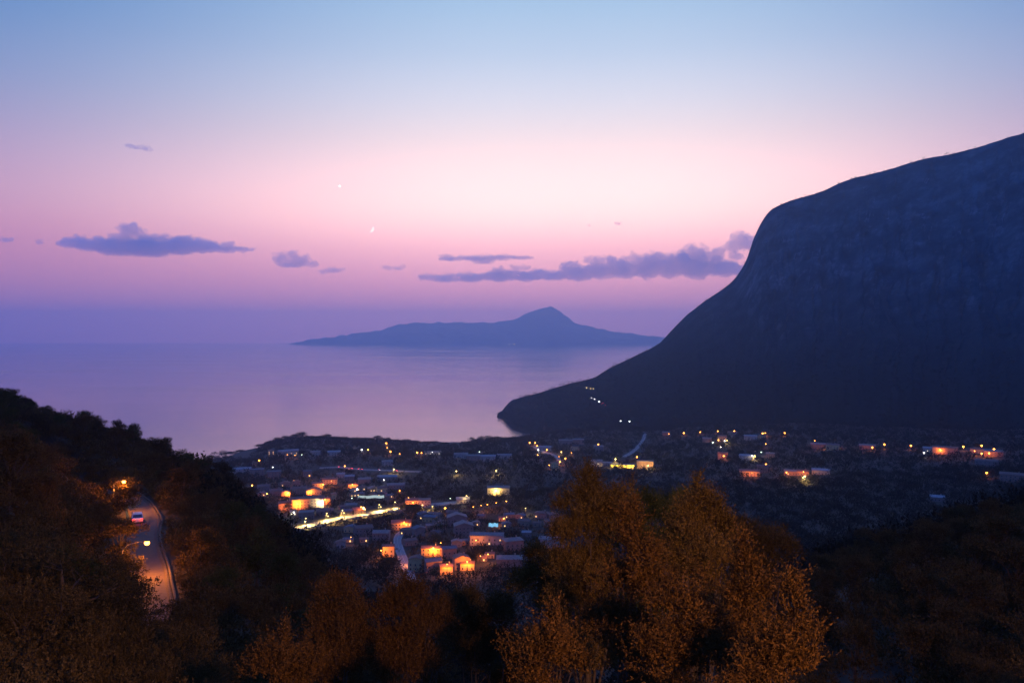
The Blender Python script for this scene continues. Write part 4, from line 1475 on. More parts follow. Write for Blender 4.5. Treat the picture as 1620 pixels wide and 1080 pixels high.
GH = 'street lamps of the nearest hamlet'
GV = 'street lamps of the village'
GW = 'street lamps along the lit highway'
GR = 'street lamps on the coastal ridge'
GB = 'street lamps by the bay'
GM = 'street lamps at the mountain foot'
GHL = 'lights on the headland'
for (px, py, kind, phrase, grp, mult, size) in [
    (602.5, 871, 'a', 'against the small house that stands alone beside the town road', GH, .9, 1),
    (650, 883, 'a', 'at the gabled house on the bend of the town road', GH, 1.1, 1),
    (685, 867, 'a', 'on the brightest orange house of the hamlet', GH, 1.6, 1.3),
    (707, 893, 'a', 'hidden low between the hamlet houses, lighting the lowest facade', GH, 1.0, .7),
    (739, 889, 'a', 'in front of the gable-end house and its annex', GH, 1.1, 1.1),
    (697, 859, 'a', 'lighting a yellow shrub behind the brightest orange house', GH, .4, .7),
    (772, 877, 'a', 'beside the little shed below the long pale-roofed house', GH, .6, 1),
    (760, 880, 'a', 'dimmer of two beside the little shed', GH, .3, .7),
    (753, 855, 'a', 'at the lit end of the long pale-roofed house', GH, .5, .9),
    (797, 820, 'a', 'lighting the small hut on the dark field', GH, .9, 1.1),
    (704, 803.5, 'a', 'large and single right of the highway end', GH, .8, 1.5),
    (639, 826, 'a', 'under the umbrella pine, in front of the bright windows', GH, .7, .8),
    (554.5, 850, 'a', 'tiny above the teal-tinted house', GH, .15, .6),
    (748.7, 802, 'a', 'first of the row running off from the highway end', GH, .25, .75),
    (761, 799.5, 'a', 'second of the row running off from the highway end', GH, .25, .7),
    (771, 798, 'a', 'third of the row running off from the highway end', GH, .25, .8),
    (785, 795.5, 'a', 'fourth of the row running off from the highway end', GH, .25, .7),
    (801, 793, 'a', 'last of the row running off from the highway end', GH, .25, .75),
    (831.5, 804, 'y', 'single and faint close to the tallest olive tree', GH, .08, .7),
    (738, 784.5, 'y', 'beside the dim bluish low house', GH, .1, .75),
    (712, 788.5, 'g', 'tiny and pale above the single large amber one', GH, .15, .6),
    (784.5, 776, 'y', 'on the lonely yellowish stone house', GH, .3, 1),
    (668, 799, 'y', 'in front of the pale block at the highway end', GW, 1.2, .8),
    (684, 801, 'y', 'farthest along the highway past the pale block', GW, .9, .8),
    (632, 776, 'a', 'highest on the lane climbing from the highway end', GV, .5, .9),
    (646, 787.5, 'a', 'halfway up the lane from the highway end', GV, .8, .9),
    (653, 795, 'a', 'at the orange-lit house before the highway end', GV, 1.0, 1),
    (571, 802, 'a', 'single, hovering above the middle of the highway', GV, .5, 1.1),
    # village
    (409.5, 728, 'a', 'topmost at the seaward tip of the ridge', GV, .4, 1.1),
    (431, 739, 'w', 'tiny above the reddish building with one lit window', GV, .15, .7),
    (435, 745, 'a', 'on the reddish building under the ridge', GV, .5, .9),
    (480.5, 747.5, 'a', 'at the dim tower-like block', GV, .5, 1.1),
    (489, 752.5, 'a', 'tiny and reddish just below the tower-like block', GV, .3, .7),
    (398, 767.5, 'a', 'outermost of the village, touching the dark hill outline', GV, .5, 1.2),
    (421.5, 781, 'a', 'second along the dark hill outline', GV, .5, 1.0),
    (455, 779.5, 'a', 'on the tall orange house of the second village row', GV, 1.2, 1.2),
    (489, 778.5, 'a', 'on the end gable of the second village row', GV, .8, .8),
    (485, 791, 'a', 'brightest in front of the largest orange village house', GV, 2.2, 1.3),
    (507, 794, 'w', 'pinkish, in front of the orange village row', GV, 1.6, 1.4),
    (514, 790, 'a', 'right next to the pinkish white one', GV, 1.2, 1),
    (470, 797, 'a', 'low at the reddish end of the orange front row', GV, 1.5, .7),
    (450, 800, 'a', 'half hidden at the hill end of the front row', GV, .8, .6),
    (514.5, 756, 'a', 'over the long glowing facade on the upper village edge', GV, .9, .9),
    (511, 766, 'a', 'under the long glowing facade on the upper village edge', GV, 1.0, 1),
    (524, 761, 'a', 'close against the long glowing facade', GV, 1.0, .5),
    (557, 766, 'a', 'against the small glowing facade apart from the village', GV, 1.0, .6),
    (528, 782, 'a', 'beside the thin orange tower house', GV, .7, .7),
    (464, 760, 'a', 'by the small red-lit gable house', GV, .5, .6),
    (564.5, 773.5, 'w', 'tall and bluish above the teal-ended canopy', GV, .7, 1.3),
    (556, 788, 'g', 'faint beside the teal-ended canopy', GV, .2, .7),
    (464, 810, 'w', 'by the white-lit kiosk-like house', GV, .6, 1.3),
    (607, 759, 'w', 'tiny by the dim blue-roofed long house', GV, .2, .9),
    # ridge
    (477, 719, 'g', 'small beside the long pale-roofed ridge building', GR, .2, .8),
    (466, 720, 'a', 'tiny at the corner of the long pale-roofed ridge building', GR, .3, .6),
    (454, 719, 'a', 'lighting the front of the long pale-roofed ridge building', GR, .5, .5),
    (572, 711, 'w', 'brightest white on the ridge', GR, .6, 1.3),
    (582, 711, 'a', 'just right of the brightest white ridge lamp', GR, .4, 1.1),
    (611, 700.5, 'a', 'largest on the ridge, standing against the grove', GR, .7, 1.7),
    (617.5, 714, 'a', 'just under the largest ridge lamp', GR, .6, 1.1),
    (612.5, 708, 'a', 'small between the two big ridge lamps', GR, .5, .7),
    (632, 717.5, 'a', 'small and reddish past the two big ridge lamps', GR, .3, .7),
    (660, 715.5, 'a', 'beside the very long low building', GR, .6, 1.1),
    (666.5, 716, 'a', 'second beside the very long low building', GR, .4, .8),
    (684, 715, 'w', 'along the front of the very long low building', GR, .6, .5),
    (722, 745, 'y', 'single in the dark wood under the ridge row', GR, .2, 1),
    (785, 744, 'y', 'second single one in the dark wood', GR, .3, .9),
    (758.5, 714.5, 'g', 'faint on the roofline of the ridge row', GR, .15, .8),
    # bay
    (838, 700, 'a', 'first on the coast road by the bay', GB, .5, 1.2),
    (846.7, 700, 'a', 'second on the coast road by the bay', GB, .5, 1),
    (850, 705, 'a', 'third on the coast road by the bay', GB, .5, .9),
    (851.5, 711.5, 'w', 'bright at the top of the lit coast road stretch', GB, 1.2, 1),
    (865, 711, 'a', 'above the lit coast road stretch', GB, .9, .9),
    (888, 714.5, 'y', 'faint past the lit coast road stretch', GB, .2, .8),
    (904, 716, 'a', 'farther right past the lit coast road stretch', GB, .3, .8),
    (917, 698, 'a', 'on the pinkish house by the bay', GB, .6, 1.2),
    (909, 706, 'a', 'against the small orange facade by the bay', GB, 1.0, 1.0),
    (946.7, 702.5, 'a', 'tall beside the dim house before the yellow building', GB, .6, 1.2),
    (884, 722, 'a', 'first above the tall thin orange house', GB, .6, 1),
    (894.5, 725, 'a', 'standing right of the tall thin orange house', GB, .5, 1.1),
    (886, 730, 'a', 'touching the tall thin orange house', GB, .8, 1),
    (879, 736, 'a', 'at the foot of the tall thin orange house', GB, .8, .6),
    (869, 735.5, 'a', 'tiny left of the tall thin orange house', GB, .2, .7),
    (850.7, 719.5, 'a', 'tiny below the lit coast road stretch', GB, .2, .7),
    (943, 729, 'w', 'on the white-lit house next to the yellow building', GB, .8, .8),
    (974, 726, 'y', 'above the bright yellow building', GB, .4, .9),
    (1008, 722.5, 'a', 'upper one right of the bright yellow building', GB, .6, 1.2),
    (1011, 731, 'a', 'lower one right of the bright yellow building', GB, .8, 1.2),
    (1026, 736, 'y', 'low at the pale pink block', GB, .7, .7),
    # mountain foot
    (1058.5, 686, 'a', 'first and smallest of the level mountain-foot row', GM, .3, .9),
    (1082, 684.5, 'a', 'second of the level mountain-foot row, brighter', GM, .5, 1.3),
    (1108, 683, 'a', 'third of the level mountain-foot row', GM, .4, 1.1),
    (1136, 681.5, 'a', 'fourth of the level mountain-foot row', GM, .4, 1.1),
    (1162, 681.5, 'a', 'fifth of the level mountain-foot row', GM, .4, 1.2),
    (1207, 685, 'a', 'one half of the double lamp in the level row', GM, .7, 1.3),
    (1211, 684.5, 'a', 'other half of the double lamp in the level row', GM, .7, 1.1),
    (1242, 684.5, 'a', 'last of the level mountain-foot row', GM, .4, 1.3),
    (1137, 696, 'a', 'left end of the house with small lit openings', GM, .5, .9),
    (1147, 697, 'w', 'middle of the house with small lit openings', GM, .4, .9),
    (1150.5, 696.5, 'y', 'right end of the house with small lit openings', GM, .4, .8),
    (1128, 699.5, 'g', 'pale below the dim pink house', GM, .3, 1.1),
    (1140.5, 707, 'w', 'tiny above the pink cube house', GM, .15, .7),
    (1145.5, 721, 'a', 'on the corner of the pink cube house', GM, .8, 1.1),
    (1190, 720.5, 'w', 'small at the bright eave of the blue-roofed house', GM, .3, .9),
    (1194.6, 720.5, 'y', 'twin beside the bright eave of the blue-roofed house', GM, .2, .9),
    (1205, 715, 'g', 'faint between the blue-roofed and narrow houses', GM, .2, .8),
    (1217, 715.5, 'a', 'large in front of the narrow dim house', GM, .5, 1.4),
    (1212, 702, 'a', 'tiny in the wood under the double lamp', GM, .2, .7),
    (1289.6, 697, 'a', 'small and reddish left of the large orange glow', GM, .3, .8),
    (1310, 705, 'a', 'left in the large orange glow', GM, 1.4, 1.3),
    (1318, 703.5, 'a', 'brightest, in the middle of the large orange glow', GM, 2.6, 1.7),
    (1179, 742, 'a', 'at the end of the long orange-red house', GM, 1.0, 1),
    (1190, 748, 'a', 'low before the long orange-red house', GM, .8, .5),
    (1212.6, 734, 'a', 'over the tall orange-lit house', GM, 1.0, 1.2),
    (1245, 747, 'a', 'at the bright corner of the pink-lit long house', GM, 1.0, 1),
    (1274, 753, 'y', 'yellow twin glow under the pink-lit pair', GM, .4, 1.3),
    (1271, 755, 'y', 'second yellow glow under the pink-lit pair', GM, .2, 1.1),
    (1272, 746, 'a', 'reddish over the dimmer house of the pink-lit pair', GM, .6, .8),
    (1381, 707, 'a', 'at the far end of the dim pale house', GM, .7, 1.3),
    (1400, 702.5, 'a', 'alone just past the dim pale house', GM, .4, 1.3),
    (1442, 704.5, 'a', 'alone halfway to the broad reddish house', GM, .4, 1.3),
    (1479, 706, 'a', 'upper one at the broad reddish house', GM, 1.0, 1.4),
    (1488.5, 711, 'a', 'lower one at the broad reddish house', GM, 1.0, 1.0),
    (1462.6, 716, 'w', 'low at the bluish house lit at its foot', GM, .4, 1.2),
    (1525, 706, 'a', 'alone between the reddish house and the last cluster', GM, .4, 1.4),
    (1554, 704.5, 'a', 'upper left of the last lamp cluster', GM, .5, 1.4),
    (1573.7, 710, 'a', 'upper right of the last lamp cluster', GM, .5, 1.4),
    (1554, 717, 'a', 'lower left of the last lamp cluster', GM, .6, 1.2),
    (1566, 716.5, 'a', 'lower right of the last lamp cluster, reddish', GM, .5, 1.2),
    (1543, 713, 'a', 'against the round-looking orange-lit house', GM, .7, .7),
    (1562, 747.5, 'a', 'alone below the dark mauve house', GM, .5, 1.7),
    (1606, 663, 'a', 'left of the pair high at the picture edge', GM, .5, 1.3),
    (1612, 663, 'a', 'right of the pair high at the picture edge', GM, .5, 1.1),
]:
    lamp(px, py, kind, phrase, grp, mult, size)


fs = bpy.data.objects['filling_station']
for k in range(4):
    light('added_front_light', 'y', 26000.0, fs, (-fs_hw + (k + .5) * fs_hw / 2, -2.2, 3.5))  # unseen lights added to brighten the front wall and forecourt
U_HW = CX + LINE_HW[:, 0] / LINE_HW[:, 1] * F
d_ = LINE_HW[-1, :2] - LINE_HW[0, :2]
d_ /= np.linalg.norm(d_)
nrm_ = np.array([d_[1], -d_[0]])
for side, pxs in ((-1, (487, 518, 549, 579, 607, 630)), (1, (479, 510, 540, 571, 598))):
    for i, px in enumerate(pxs):
        px = min(px, 628)
        p = LINE_HW[int(np.abs(U_HW - px).argmin())]
        q = p[:2] + nrm_ * side * 5.0
        y = q[1]
        head = p[2] + .5 + 6.2
        pyh = CY + (CAMZ - head) / y * F
        CLEAR.append((CX + q[0] / y * F, pyh, y, 1.0))
        ph = f"{ORD[i]} from left on the {'far' if side < 0 else 'near'} side of the lit highway"
        lamp_at(q[0], y, head, 'y', f'yellow street lamp {ph}', GW, YELLOW_W, .42, p[2] + .3, math.atan2(-nrm_[0] * side, nrm_[1] * side), 1.6)


def mountain_spot(px, py):
    sy = CY + (CAMZ - mz_) / my_ * F
    sx_ = CX + mx_ / my_ * F
    c = np.hypot(sx_ - px, sy - py)
    k = np.unravel_index(np.where(GS <= 1, c, 1e9).argmin(), c.shape)
    near = (c < 2.5) & (GS <= 1)
    if near.any():
        yy_ = np.where(near, my_, 1e9)
        k = np.unravel_index(yy_.argmin(), c.shape)
    return float(mx_[k]), float(my_[k]), float(mz_[k])


def mountain_spot_by_slope(px, py):
    s = np.linspace(0, 1, 900)
    x, y, z = mountain_point(np.full(900, float(px)), s)
    yy = CY + (CAMZ - z) / y * F
    k = np.where(yy < py)[0]
    k = k[0] if len(k) else 450
    return float(x[k]), float(y[k]), float(z[k])


for px, py, kind, phrase, size in [  # slanting line: lamp posts put in for a trail of car lights
        (928, 613, 'y', 'first of three high on the headland', 1.0), (934.5, 614.5, 'y', 'second of three high on the headland', .8), (939, 614.5, 'y', 'third of three high on the headland', .8),
        (936, 629, 'w', 'added for the topmost car light of the slanting line on the headland', .7), (940.7, 631, 'w', 'added for the second car light down the slanting line on the headland', 1.0),
        (948, 635, 'w', 'added for the third, brightest car light of the slanting line on the headland', 1.3), (982, 665.5, 'w', 'left one of a pair low on the headland', 1.1), (996, 666, 'w', 'right one of a pair low on the headland', 1.1)]:
    x, y, z = mountain_spot(px, py)
    y -= 14
    CLEAR.append((px, py, y, 1.0))
    CLEAR.append((px, py + 2, y, 1.0))
    lamp_at((px - CX) / F * y, y, CAMZ - (py - CY) / F * y, kind, f'{CN[kind]} street lamp {phrase}', GHL, 0, 1.15 * size, z - 3, 0, .5)
for k, px in enumerate((806, 813, 872, 930, 939, 946, 992, 1010)):
    y = 20950.0
    root = thing('shore_light', '', 'light', ((px - CX) / F * y, y, 0.0), 0, 'lights on the far shore')
    root['label'] = f'{ORD[k]} faint light from the left along the far shore across the sea'
    b = MB()
    b.tube([(0, 0, -5), (0, 0, 14)], [.8, .5], 6)
    link('mast', b.mesh('mast', M_POLE), root)
    link('lamp_glass', GLOBE['y' if k % 2 else 'w'], root, (0, 0, 22), 0, (8, 8, 8))

# two lamps on the hillside road
lamp_at(-43.2, 94.0, 275.2, 'a', 'brightest amber street lamp, beside the hillside road below the car', 'street lamps of the hillside road', 6000.0, .3, None, R(118), 2.6)
lamp_at(-66.4, 136.0, 274.6, 'a', 'amber street lamp shining through leaves at the hillside road bend', 'street lamps of the hillside road', 7000.0, .3, None, R(130), 1.6)

# floodlight mast assumed behind the viewpoint, added unseen to light the near trees
root = thing('assumed_floodlight_mast', 'assumed sodium floodlight mast, unseen behind the viewpoint, added to light the near trees', 'floodlight', (15.0, -15.0, gz(15, -15)))
mh = 308.0 - gz(15, -15)
b = MB()
b.tube([(0, 0, -.5), (0, 0, mh * .5), (0, 0, mh)], [.16, .12, .08], 10)
link('pole', b.mesh('pole', M_POLE, smooth=True), root)
b = MB()
b.box(-.35, .35, -.1, .25, mh - .05, mh + .5)
b.box(-.42, .42, .25, .32, mh - .12, mh + .56)
hd = link('lamp_head', b.mesh('lamp_head', M_POLE), root)
b = MB()
b.box(-.33, .33, .322, .34, mh, mh + .42)
link('lamp_glass', b.mesh('lamp_glass', GL['a']), hd)
ld = bpy.data.lights.new('lamp_light', 'SPOT')  # assumed spot that gives the near trees their orange light
ld.energy = ASSUMED_LAMP_W
ld.color = (1.0, .40, .095)
ld.shadow_soft_size = .25
ld.spot_size = R(118)
ld.spot_blend = 1.0
so = link('lamp_light', ld, root, (0, .6, mh + .2))
so.rotation_euler = Vector((-10.0, 52.0, -19.0)).to_track_quat('-Z', 'Y').to_euler()

# ------------------------------------------------------------------ cars
M_CARW = noisy('silver_car_paint', [(.4, (.42, .42, .44)), (.6, (.5, .5, .52))], 1.0, .35, metallic=.4)
M_CARD = noisy('dark_car_paint', [(.4, (.05, .05, .06)), (.6, (.08, .08, .09))], 1.0, .35)
M_RUBBER = noisy('tyre_rubber', [(.4, (.015, .015, .015)), (.6, (.03, .03, .03))], 5.0, .9)
M_RIM = noisy('alloy_rim', [(.4, (.3, .3, .3)), (.6, (.4, .4, .4))], 5.0, .4, metallic=.8)
M_TAIL = glow('tail_light_glass', (1.0, .035, .02), 4.5)
M_TAILF = glow('bright_brake_light_glass', (1.0, .03, .03), 30.0)
M_HEAD = glow('headlight_glass', (1.0, .92, .78), 8.0)
M_PLATE = noisy('number_plate', [(.4, (.6, .6, .58)), (.6, (.7, .7, .68))], 5.0, .6)


def car_body():
    """Loft of cross sections along the car; y forward."""
    prof = [(-2.05, .45, .78, .70), (-2.0, .30, .95, .78), (-1.55, .22, 1.02, .84), (-.6, .2, .98, .86), (.7, .2, .95, .86), (1.55, .22, .82, .82), (1.98, .30, .68, .72), (2.06, .42, .6, .62)]
    V, Fc = [], []
    for y, zl, zh, hw in prof:
        zm = (zl + zh) / 2
        V += [(-hw * .9, y, zl), (-hw, y, zl + .12), (-hw, y, zm), (-hw * .93, y, zh - .04), (-hw * .8, y, zh), (hw * .8, y, zh), (hw * .93, y, zh - .04), (hw, y, zm), (hw, y, zl + .12), (hw * .9, y, zl)]
    n = 10
    for i in range(len(prof) - 1):
        for k in range(n):
            Fc.append((i * n + k, i * n + (k + 1) % n, (i + 1) * n + (k + 1) % n, (i + 1) * n + k))
    Fc += [tuple(range(n)), tuple(reversed([(len(prof) - 1) * n + k for k in range(n)]))]
    m = MB()
    m.add(V, Fc, 0)
    m.add([(-.7, -1.35, 1.44), (.7, -1.35, 1.44), (.66, .35, 1.46), (-.66, .35, 1.46), (-.68, -1.3, 1.5), (.68, -1.3, 1.5), (.62, .3, 1.52), (-.62, .3, 1.52)],
          [(0, 3, 2, 1), (4, 5, 6, 7), (0, 1, 5, 4), (1, 2, 6, 5), (2, 3, 7, 6), (3, 0, 4, 7)], 0)
    for sx_ in (-1, 1):
        m.tube([(sx_ * .74, -1.72, 1.0), (sx_ * .66, -1.3, 1.46)], [.05, .045], 5, 0)
        m.tube([(sx_ * .78, .95, .96), (sx_ * .64, .3, 1.48)], [.045, .04], 5, 0)
        m.tube([(sx_ * .8, -.45, .97), (sx_ * .68, -.45, 1.46)], [.05, .05], 5, 0)
    return m


def car_glass():
    m = MB()
    a = [(-.74, -1.7, .99), (.74, -1.7, .99), (.66, -1.3, 1.45), (-.66, -1.3, 1.45)]
    c = [(-.78, .94, .95), (.78, .94, .95), (.64, .32, 1.45), (-.64, .32, 1.45)]
    m.add(a + c, [(0, 1, 2, 3), (5, 4, 7, 6), (0, 3, 7, 4), (1, 5, 6, 2)], 0)
    return m


BODYW, BODYD = car_body().mesh('body', M_CARW), car_body().mesh('body', M_CARD)
CGLASS = car_glass().mesh('windows', M_PANE)
b = MB()
b.lathe([(.0, -.1), (.2, -.11), (.31, -.1), (.33, -.05), (.33, .05), (.31, .1), (.2, .11), (0, .1)], 16, 0)
WHEEL = b.mesh('wheel', M_RUBBER, smooth=True)
b = MB()
b.lathe([(0, .125), (.06, .13), (.18, .118), (.2, .105)], 12, 0)
RIM = b.mesh('rim', M_RIM)
b = MB()
b.box(-.17, .17, -.06, .04, -.09, .09)
TAIL, TAILF = b.mesh('tail_light', M_TAIL), b.mesh('tail_light', M_TAILF)
HEADL = b.mesh('headlight', M_HEAD)
b = MB()
b.box(-.26, .26, -.02, .02, -.06, .06)
PLATE = b.mesh('number_plate', M_PLATE)


def car(x, y, z, rz, label, body, tails, group=None, heads=True):
    r = thing('car', label, 'car', (x, y, z), rz, group)
    link('body', body, r)
    link('windows', CGLASS, r)
    for sx_ in (-1, 1):
        for yy_ in (-1.3, 1.3):
            w = link('wheel', WHEEL, r, (sx_ * .78, yy_, .33))
            w.rotation_euler = (0, R(90) * sx_, 0)
            link('rim', RIM, w)
        link('tail_light', tails, r, (sx_ * .6, -2.04, .78))
        if heads:
            link('headlight', HEADL, r, (sx_ * .55, 2.03, .6))
    link('number_plate', PLATE, r, (0, -2.07, .58))
    return r


x, y = -60.6, 128.5
k = int(((LINE_A[:, 0] - x) ** 2 + (LINE_A[:, 1] - y) ** 2).argmin())
dx, dy = LINE_A[k + 2, 0] - LINE_A[k - 2, 0], LINE_A[k + 2, 1] - LINE_A[k - 2, 1]
hc = car(x, y, LINE_A[k, 2] + .07, math.atan2(-dx, dy), 'silver car with glowing red tail lights driving along the hillside road', BODYW, TAIL)
for sx_ in (-.55, .55):
    ld = bpy.data.lights.new('headlight_beam', 'SPOT')
    ld.energy = 700
    ld.color = (1.0, .85, .62)
    ld.spot_size = R(60)
    ld.spot_blend = .6
    ld.shadow_soft_size = .06
    o = link('headlight_beam', ld, hc, (sx_, 2.15, .62))
    o.rotation_euler = (R(86), 0, 0)
for sx_ in (-.6, .6):
    ld = bpy.data.lights.new('tail_light_glow', 'POINT')
    ld.energy = 25
    ld.color = (1, .05, .02)
    ld.shadow_soft_size = .08
    link('tail_light_glow', ld, hc, (sx_, -2.25, .78))

for i, (px, py, txt) in enumerate([(537, 737, 'first car in the queue of red tail lights on the valley road'), (553, 738.5, 'second car in the queue of red tail lights, next to an orange lamp'),
                                   (567, 740, 'third car in the queue of red tail lights, close to the fourth'), (574, 741, 'fourth car in the queue of red tail lights, close to the third'),
                                   (599, 742.5, 'lone car with faint red lights in the gap of the queue'), (629, 744, 'last car of the queue, red and yellow lights by the pale house')]):
    x = (px - CX) / F
    u = LINE_Q[:, 0] / LINE_Q[:, 1]
    k = int(np.abs(u - x).argmin())
    q = LINE_Q[k]
    off = 1.6
    CLEAR.append((px, py, q[1] - 6, 1.0))
    CLEAR.append((px, py + 2, q[1] - 6, 1.0))
    car(q[0], q[1] - off, q[2] + .65, R(35 if i != 4 else -150), txt, BODYD if i % 2 else BODYW, TAILF, 'cars queueing on the valley road')
for px, py, kind, ph in ((545, 737, 'a', 'above the queue of tail lights, between first cars'), (623, 742, 'y', 'above the queue of tail lights at its far end')):
    lamp(px, py, kind, ph, 'street lamps of the valley road', .3, .9)
for px, py, txt in ((952.5, 638.5, 'car descending the headland road, reddish lights just under the brightest lamp'), (956.5, 641.5, 'lowest car on the headland road with red tail lights')):
    x, y, z = mountain_spot(px, py)
    CLEAR.append((px, py, y - 10, 1.0))
    car((px - CX) / F * (y - 12), y - 12, CAMZ - (py - CY) / F * (y - 12), R(50), txt, BODYD, TAILF, 'cars on the headland road', False)

# ------------------------------------------------------------------ trees of the valley and the coast
def big_tree(name, label, px, ytop, ybase, half_px, shape, leafmat, n_sh=520, group=None, Y=None):
    if Y is None:
        x, y, z = spot(px, ybase)
    else:
        y = Y
        x = (px - CX) / F * y
    z = gz(x, y)
    s = y / F
    h = max(CAMZ - (ytop - CY) * s - z, 4.0)
    w = half_px * s
    rng = np.random.default_rng(int(px * 3 + ytop))
    if shape == 'umbrella':
        L = [(rng.uniform(-.6, .6) * w, rng.uniform(-.5, .5) * w, h * rng.uniform(.72, .86), w * .45, w * .45, h * .17) for k in range(9)]
        L += [(0, 0, h * .84, w * .7, w * .7, h * .16)]
    elif shape == 'spire':
        L = [(0, 0, h * t, w * (1.05 - t) * 1.1 + .2, w * (1.05 - t) * 1.1 + .2, h * .14) for t in (.2, .35, .5, .65, .8, .92)]
    else:
        L = [(rng.uniform(-.5, .5) * w, rng.uniform(-.4, .4) * w, h * rng.uniform(.35, .8), w * rng.uniform(.35, .6), w * .5, h * rng.uniform(.15, .24)) for k in range(6)]
        L += [(0, 0, h * .76, w * .55, w * .5, h * .24), (0, 0, h * .35, w * .8, w * .7, h * .3)]
    leaf = max(.28, w * .085)
    V = crown_leaves(rng, L, n_sh, 5, leaf * 2, leaf, .6, .4, .45)
    t = thing(name, label, 'tree', (x, y, z), 0, group)
    link('crown', mesh_np('crown', V, [quads(len(V) // 4)], [leafmat]), t)
    link('trunk', trunk_mesh('trunk', None, [l[:3] for l in L[:5]], .25 + .02 * h, rng), t)
    return t, x, y, w


big_tree('umbrella_pine', 'large round-headed umbrella pine at the far end of the lit highway', 648, 800, 836, 20, 'umbrella', LEAF_DARK, 900)
big_tree('cypress', 'dark pointed cypress standing left of the stepped-gable houses', 703, 806, 843, 9, 'spire', LEAF_DARK, 600)
big_tree('cypress', 'slender dark cypress between the road-bend house and grey-pink house', 669.5, 880, 905, 4, 'spire', LEAF_DARK, 350)
big_tree('broadleaf_tree', 'dark rounded tree between the umbrella pine and the pointed cypress', 690, 820, 846, 12, 'round', LEAF_GREEN)
big_tree('broadleaf_tree', 'dark leafy tree behind the gable-end house and its annex', 690, 845, 864, 12, 'round', LEAF_GREEN)
big_tree('broadleaf_tree', 'yellow-green lamp-lit shrub tree behind the brightest orange house', 699, 855, 866, 6, 'round', LEAF_OLIVE, 300)
big_tree('broadleaf_tree', 'dark spreading tree in front of the little lamp-lit shed', 752, 872, 893, 12, 'round', LEAF_DARK)
big_tree('broadleaf_tree', 'bushy dark tree in front of the lowest orange hamlet house', 690, 898, 916, 10, 'round', LEAF_GREEN)
big_tree('broadleaf_tree', 'dark bushy tree on the town road bank under the stand-alone house', 610, 882, 912, 16, 'round', LEAF_DARK)
big_tree('broadleaf_tree', 'dark tree standing among the orange front row of the village', 453, 795, 811, 9, 'round', LEAF_DARK)
RIDGE = [(338, 718), (352, 714), (365, 717), (379, 717), (411, 714), (424, 700), (438, 693), (452, 692), (466, 690), (478, 685), (490, 693), (503, 691), (516, 690), (530, 692), (545, 696), (556, 694), (570, 697), (584, 694), (597, 692),
         (613, 695), (628, 697), (642, 698), (657, 701), (672, 703), (688, 704), (703, 705), (718, 706), (734, 699), (747, 694), (760, 691), (774, 690), (788, 692), (800, 693), (813, 691), (824, 690), (834, 692)]
for k, (px, yt) in enumerate(RIDGE):
    big_tree('coastal_pine', f'{ORD[k % 30] if k < 30 else "thirty-" + ORD[k - 30]} dark pine from the left along the coastal ridge skyline', px, yt - RNG.uniform(0, 2.5), yt + 12, RNG.uniform(7.5, 11.5), 'round', LEAF_DARK, 420,
             'pines along the coastal ridge skyline', Y=RNG.uniform(1790, 1860))

# the wood that covers the valley floor
for ln, half in ((LINE_HW, 7), (LINE_T, 3), (LINE_Q, 3.5), (LINE_V, 3.2), (LINE_C, 3.2)):
    for p in ln[::2]:
        CLEAR.append((CX + p[0] / p[1] * F, CY + (CAMZ - p[2] - .6) / p[1] * F, p[1] - half - 2, 1.0))
CL = np.array(CLEAR)
WOOD_NEAR = [bush_template(200 + q, 26, 5, .17) for q in range(5)]
WOOD_FAR = [bush_template(240 + q, 13, 5, .24) for q in range(5)]


def scatter_wood(n, u0, u1, ya, yb, hmin, hmax, seed):
    rng = np.random.default_rng(seed)
    Y = np.sqrt(rng.uniform(ya ** 2, yb ** 2, n))
    u = rng.uniform(u0, u1, n)
    X = u * Y
    z = ground(X, Y)
    h = rng.uniform(hmin, hmax, n)
    px, hw = CX + u * F, h * .62 / Y * F
    yt, yb_ = CY + (CAMZ - z - h) / Y * F, CY + (CAMZ - z) / Y * F
    ok = (z > 2.5) & (yt > np.where(px < 830, np.interp(px, [330, 390, 430, 480, 600, 700, 720, 760, 830], [720, 722, 693, 689, 693, 702, 704, 692, 690]), 0))
    ok &= (Y > 460) | (yt > np.interp(px, KX, KY))
    for c in CL:
        hit = (c[2] > Y) & (np.abs(c[0] - px) < hw * .95 + .6) & (c[1] > yt - .5) & (c[1] < yb_ + .5)
        ok &= ~(hit & (rng.random(n) < c[3]))
    for hx, hy, w, d, rz in HOUSES:
        ok &= ~(((X - hx) ** 2 + (Y - hy) ** 2) < (max(w, d) + 2.0) ** 2)
    for ln, half in ((LINE_HW, 10), (LINE_T, 6), (LINE_Q, 6), (LINE_V, 6), (LINE_C, 6)):
        d2 = ((X[:, None] - ln[None, :, 0]) ** 2 + (Y[:, None] - ln[None, :, 1]) ** 2).min(1)
        ok &= d2 > half ** 2
    k = np.where(ok)[0]
    return np.column_stack([X[k], Y[k], z[k] - .5, h[k] * rng.uniform(.75, 1.0, len(k)), h[k], rng.uniform(0, 6.28, len(k)), k % 5])


merged('valley_wood', scatter_wood(11000, -.42, .95, 165, 950, 4.0, 8.5, 1), WOOD_NEAR, LEAF_WOOD, 'dark woodland and gardens filling the valley between the houses')
merged('distant_wood', scatter_wood(17000, -.42, .74, 950, 2150, 4.5, 9.5, 2), WOOD_FAR, LEAF_WOOD, 'far dark woodland reaching to the coast and the mountain foot')
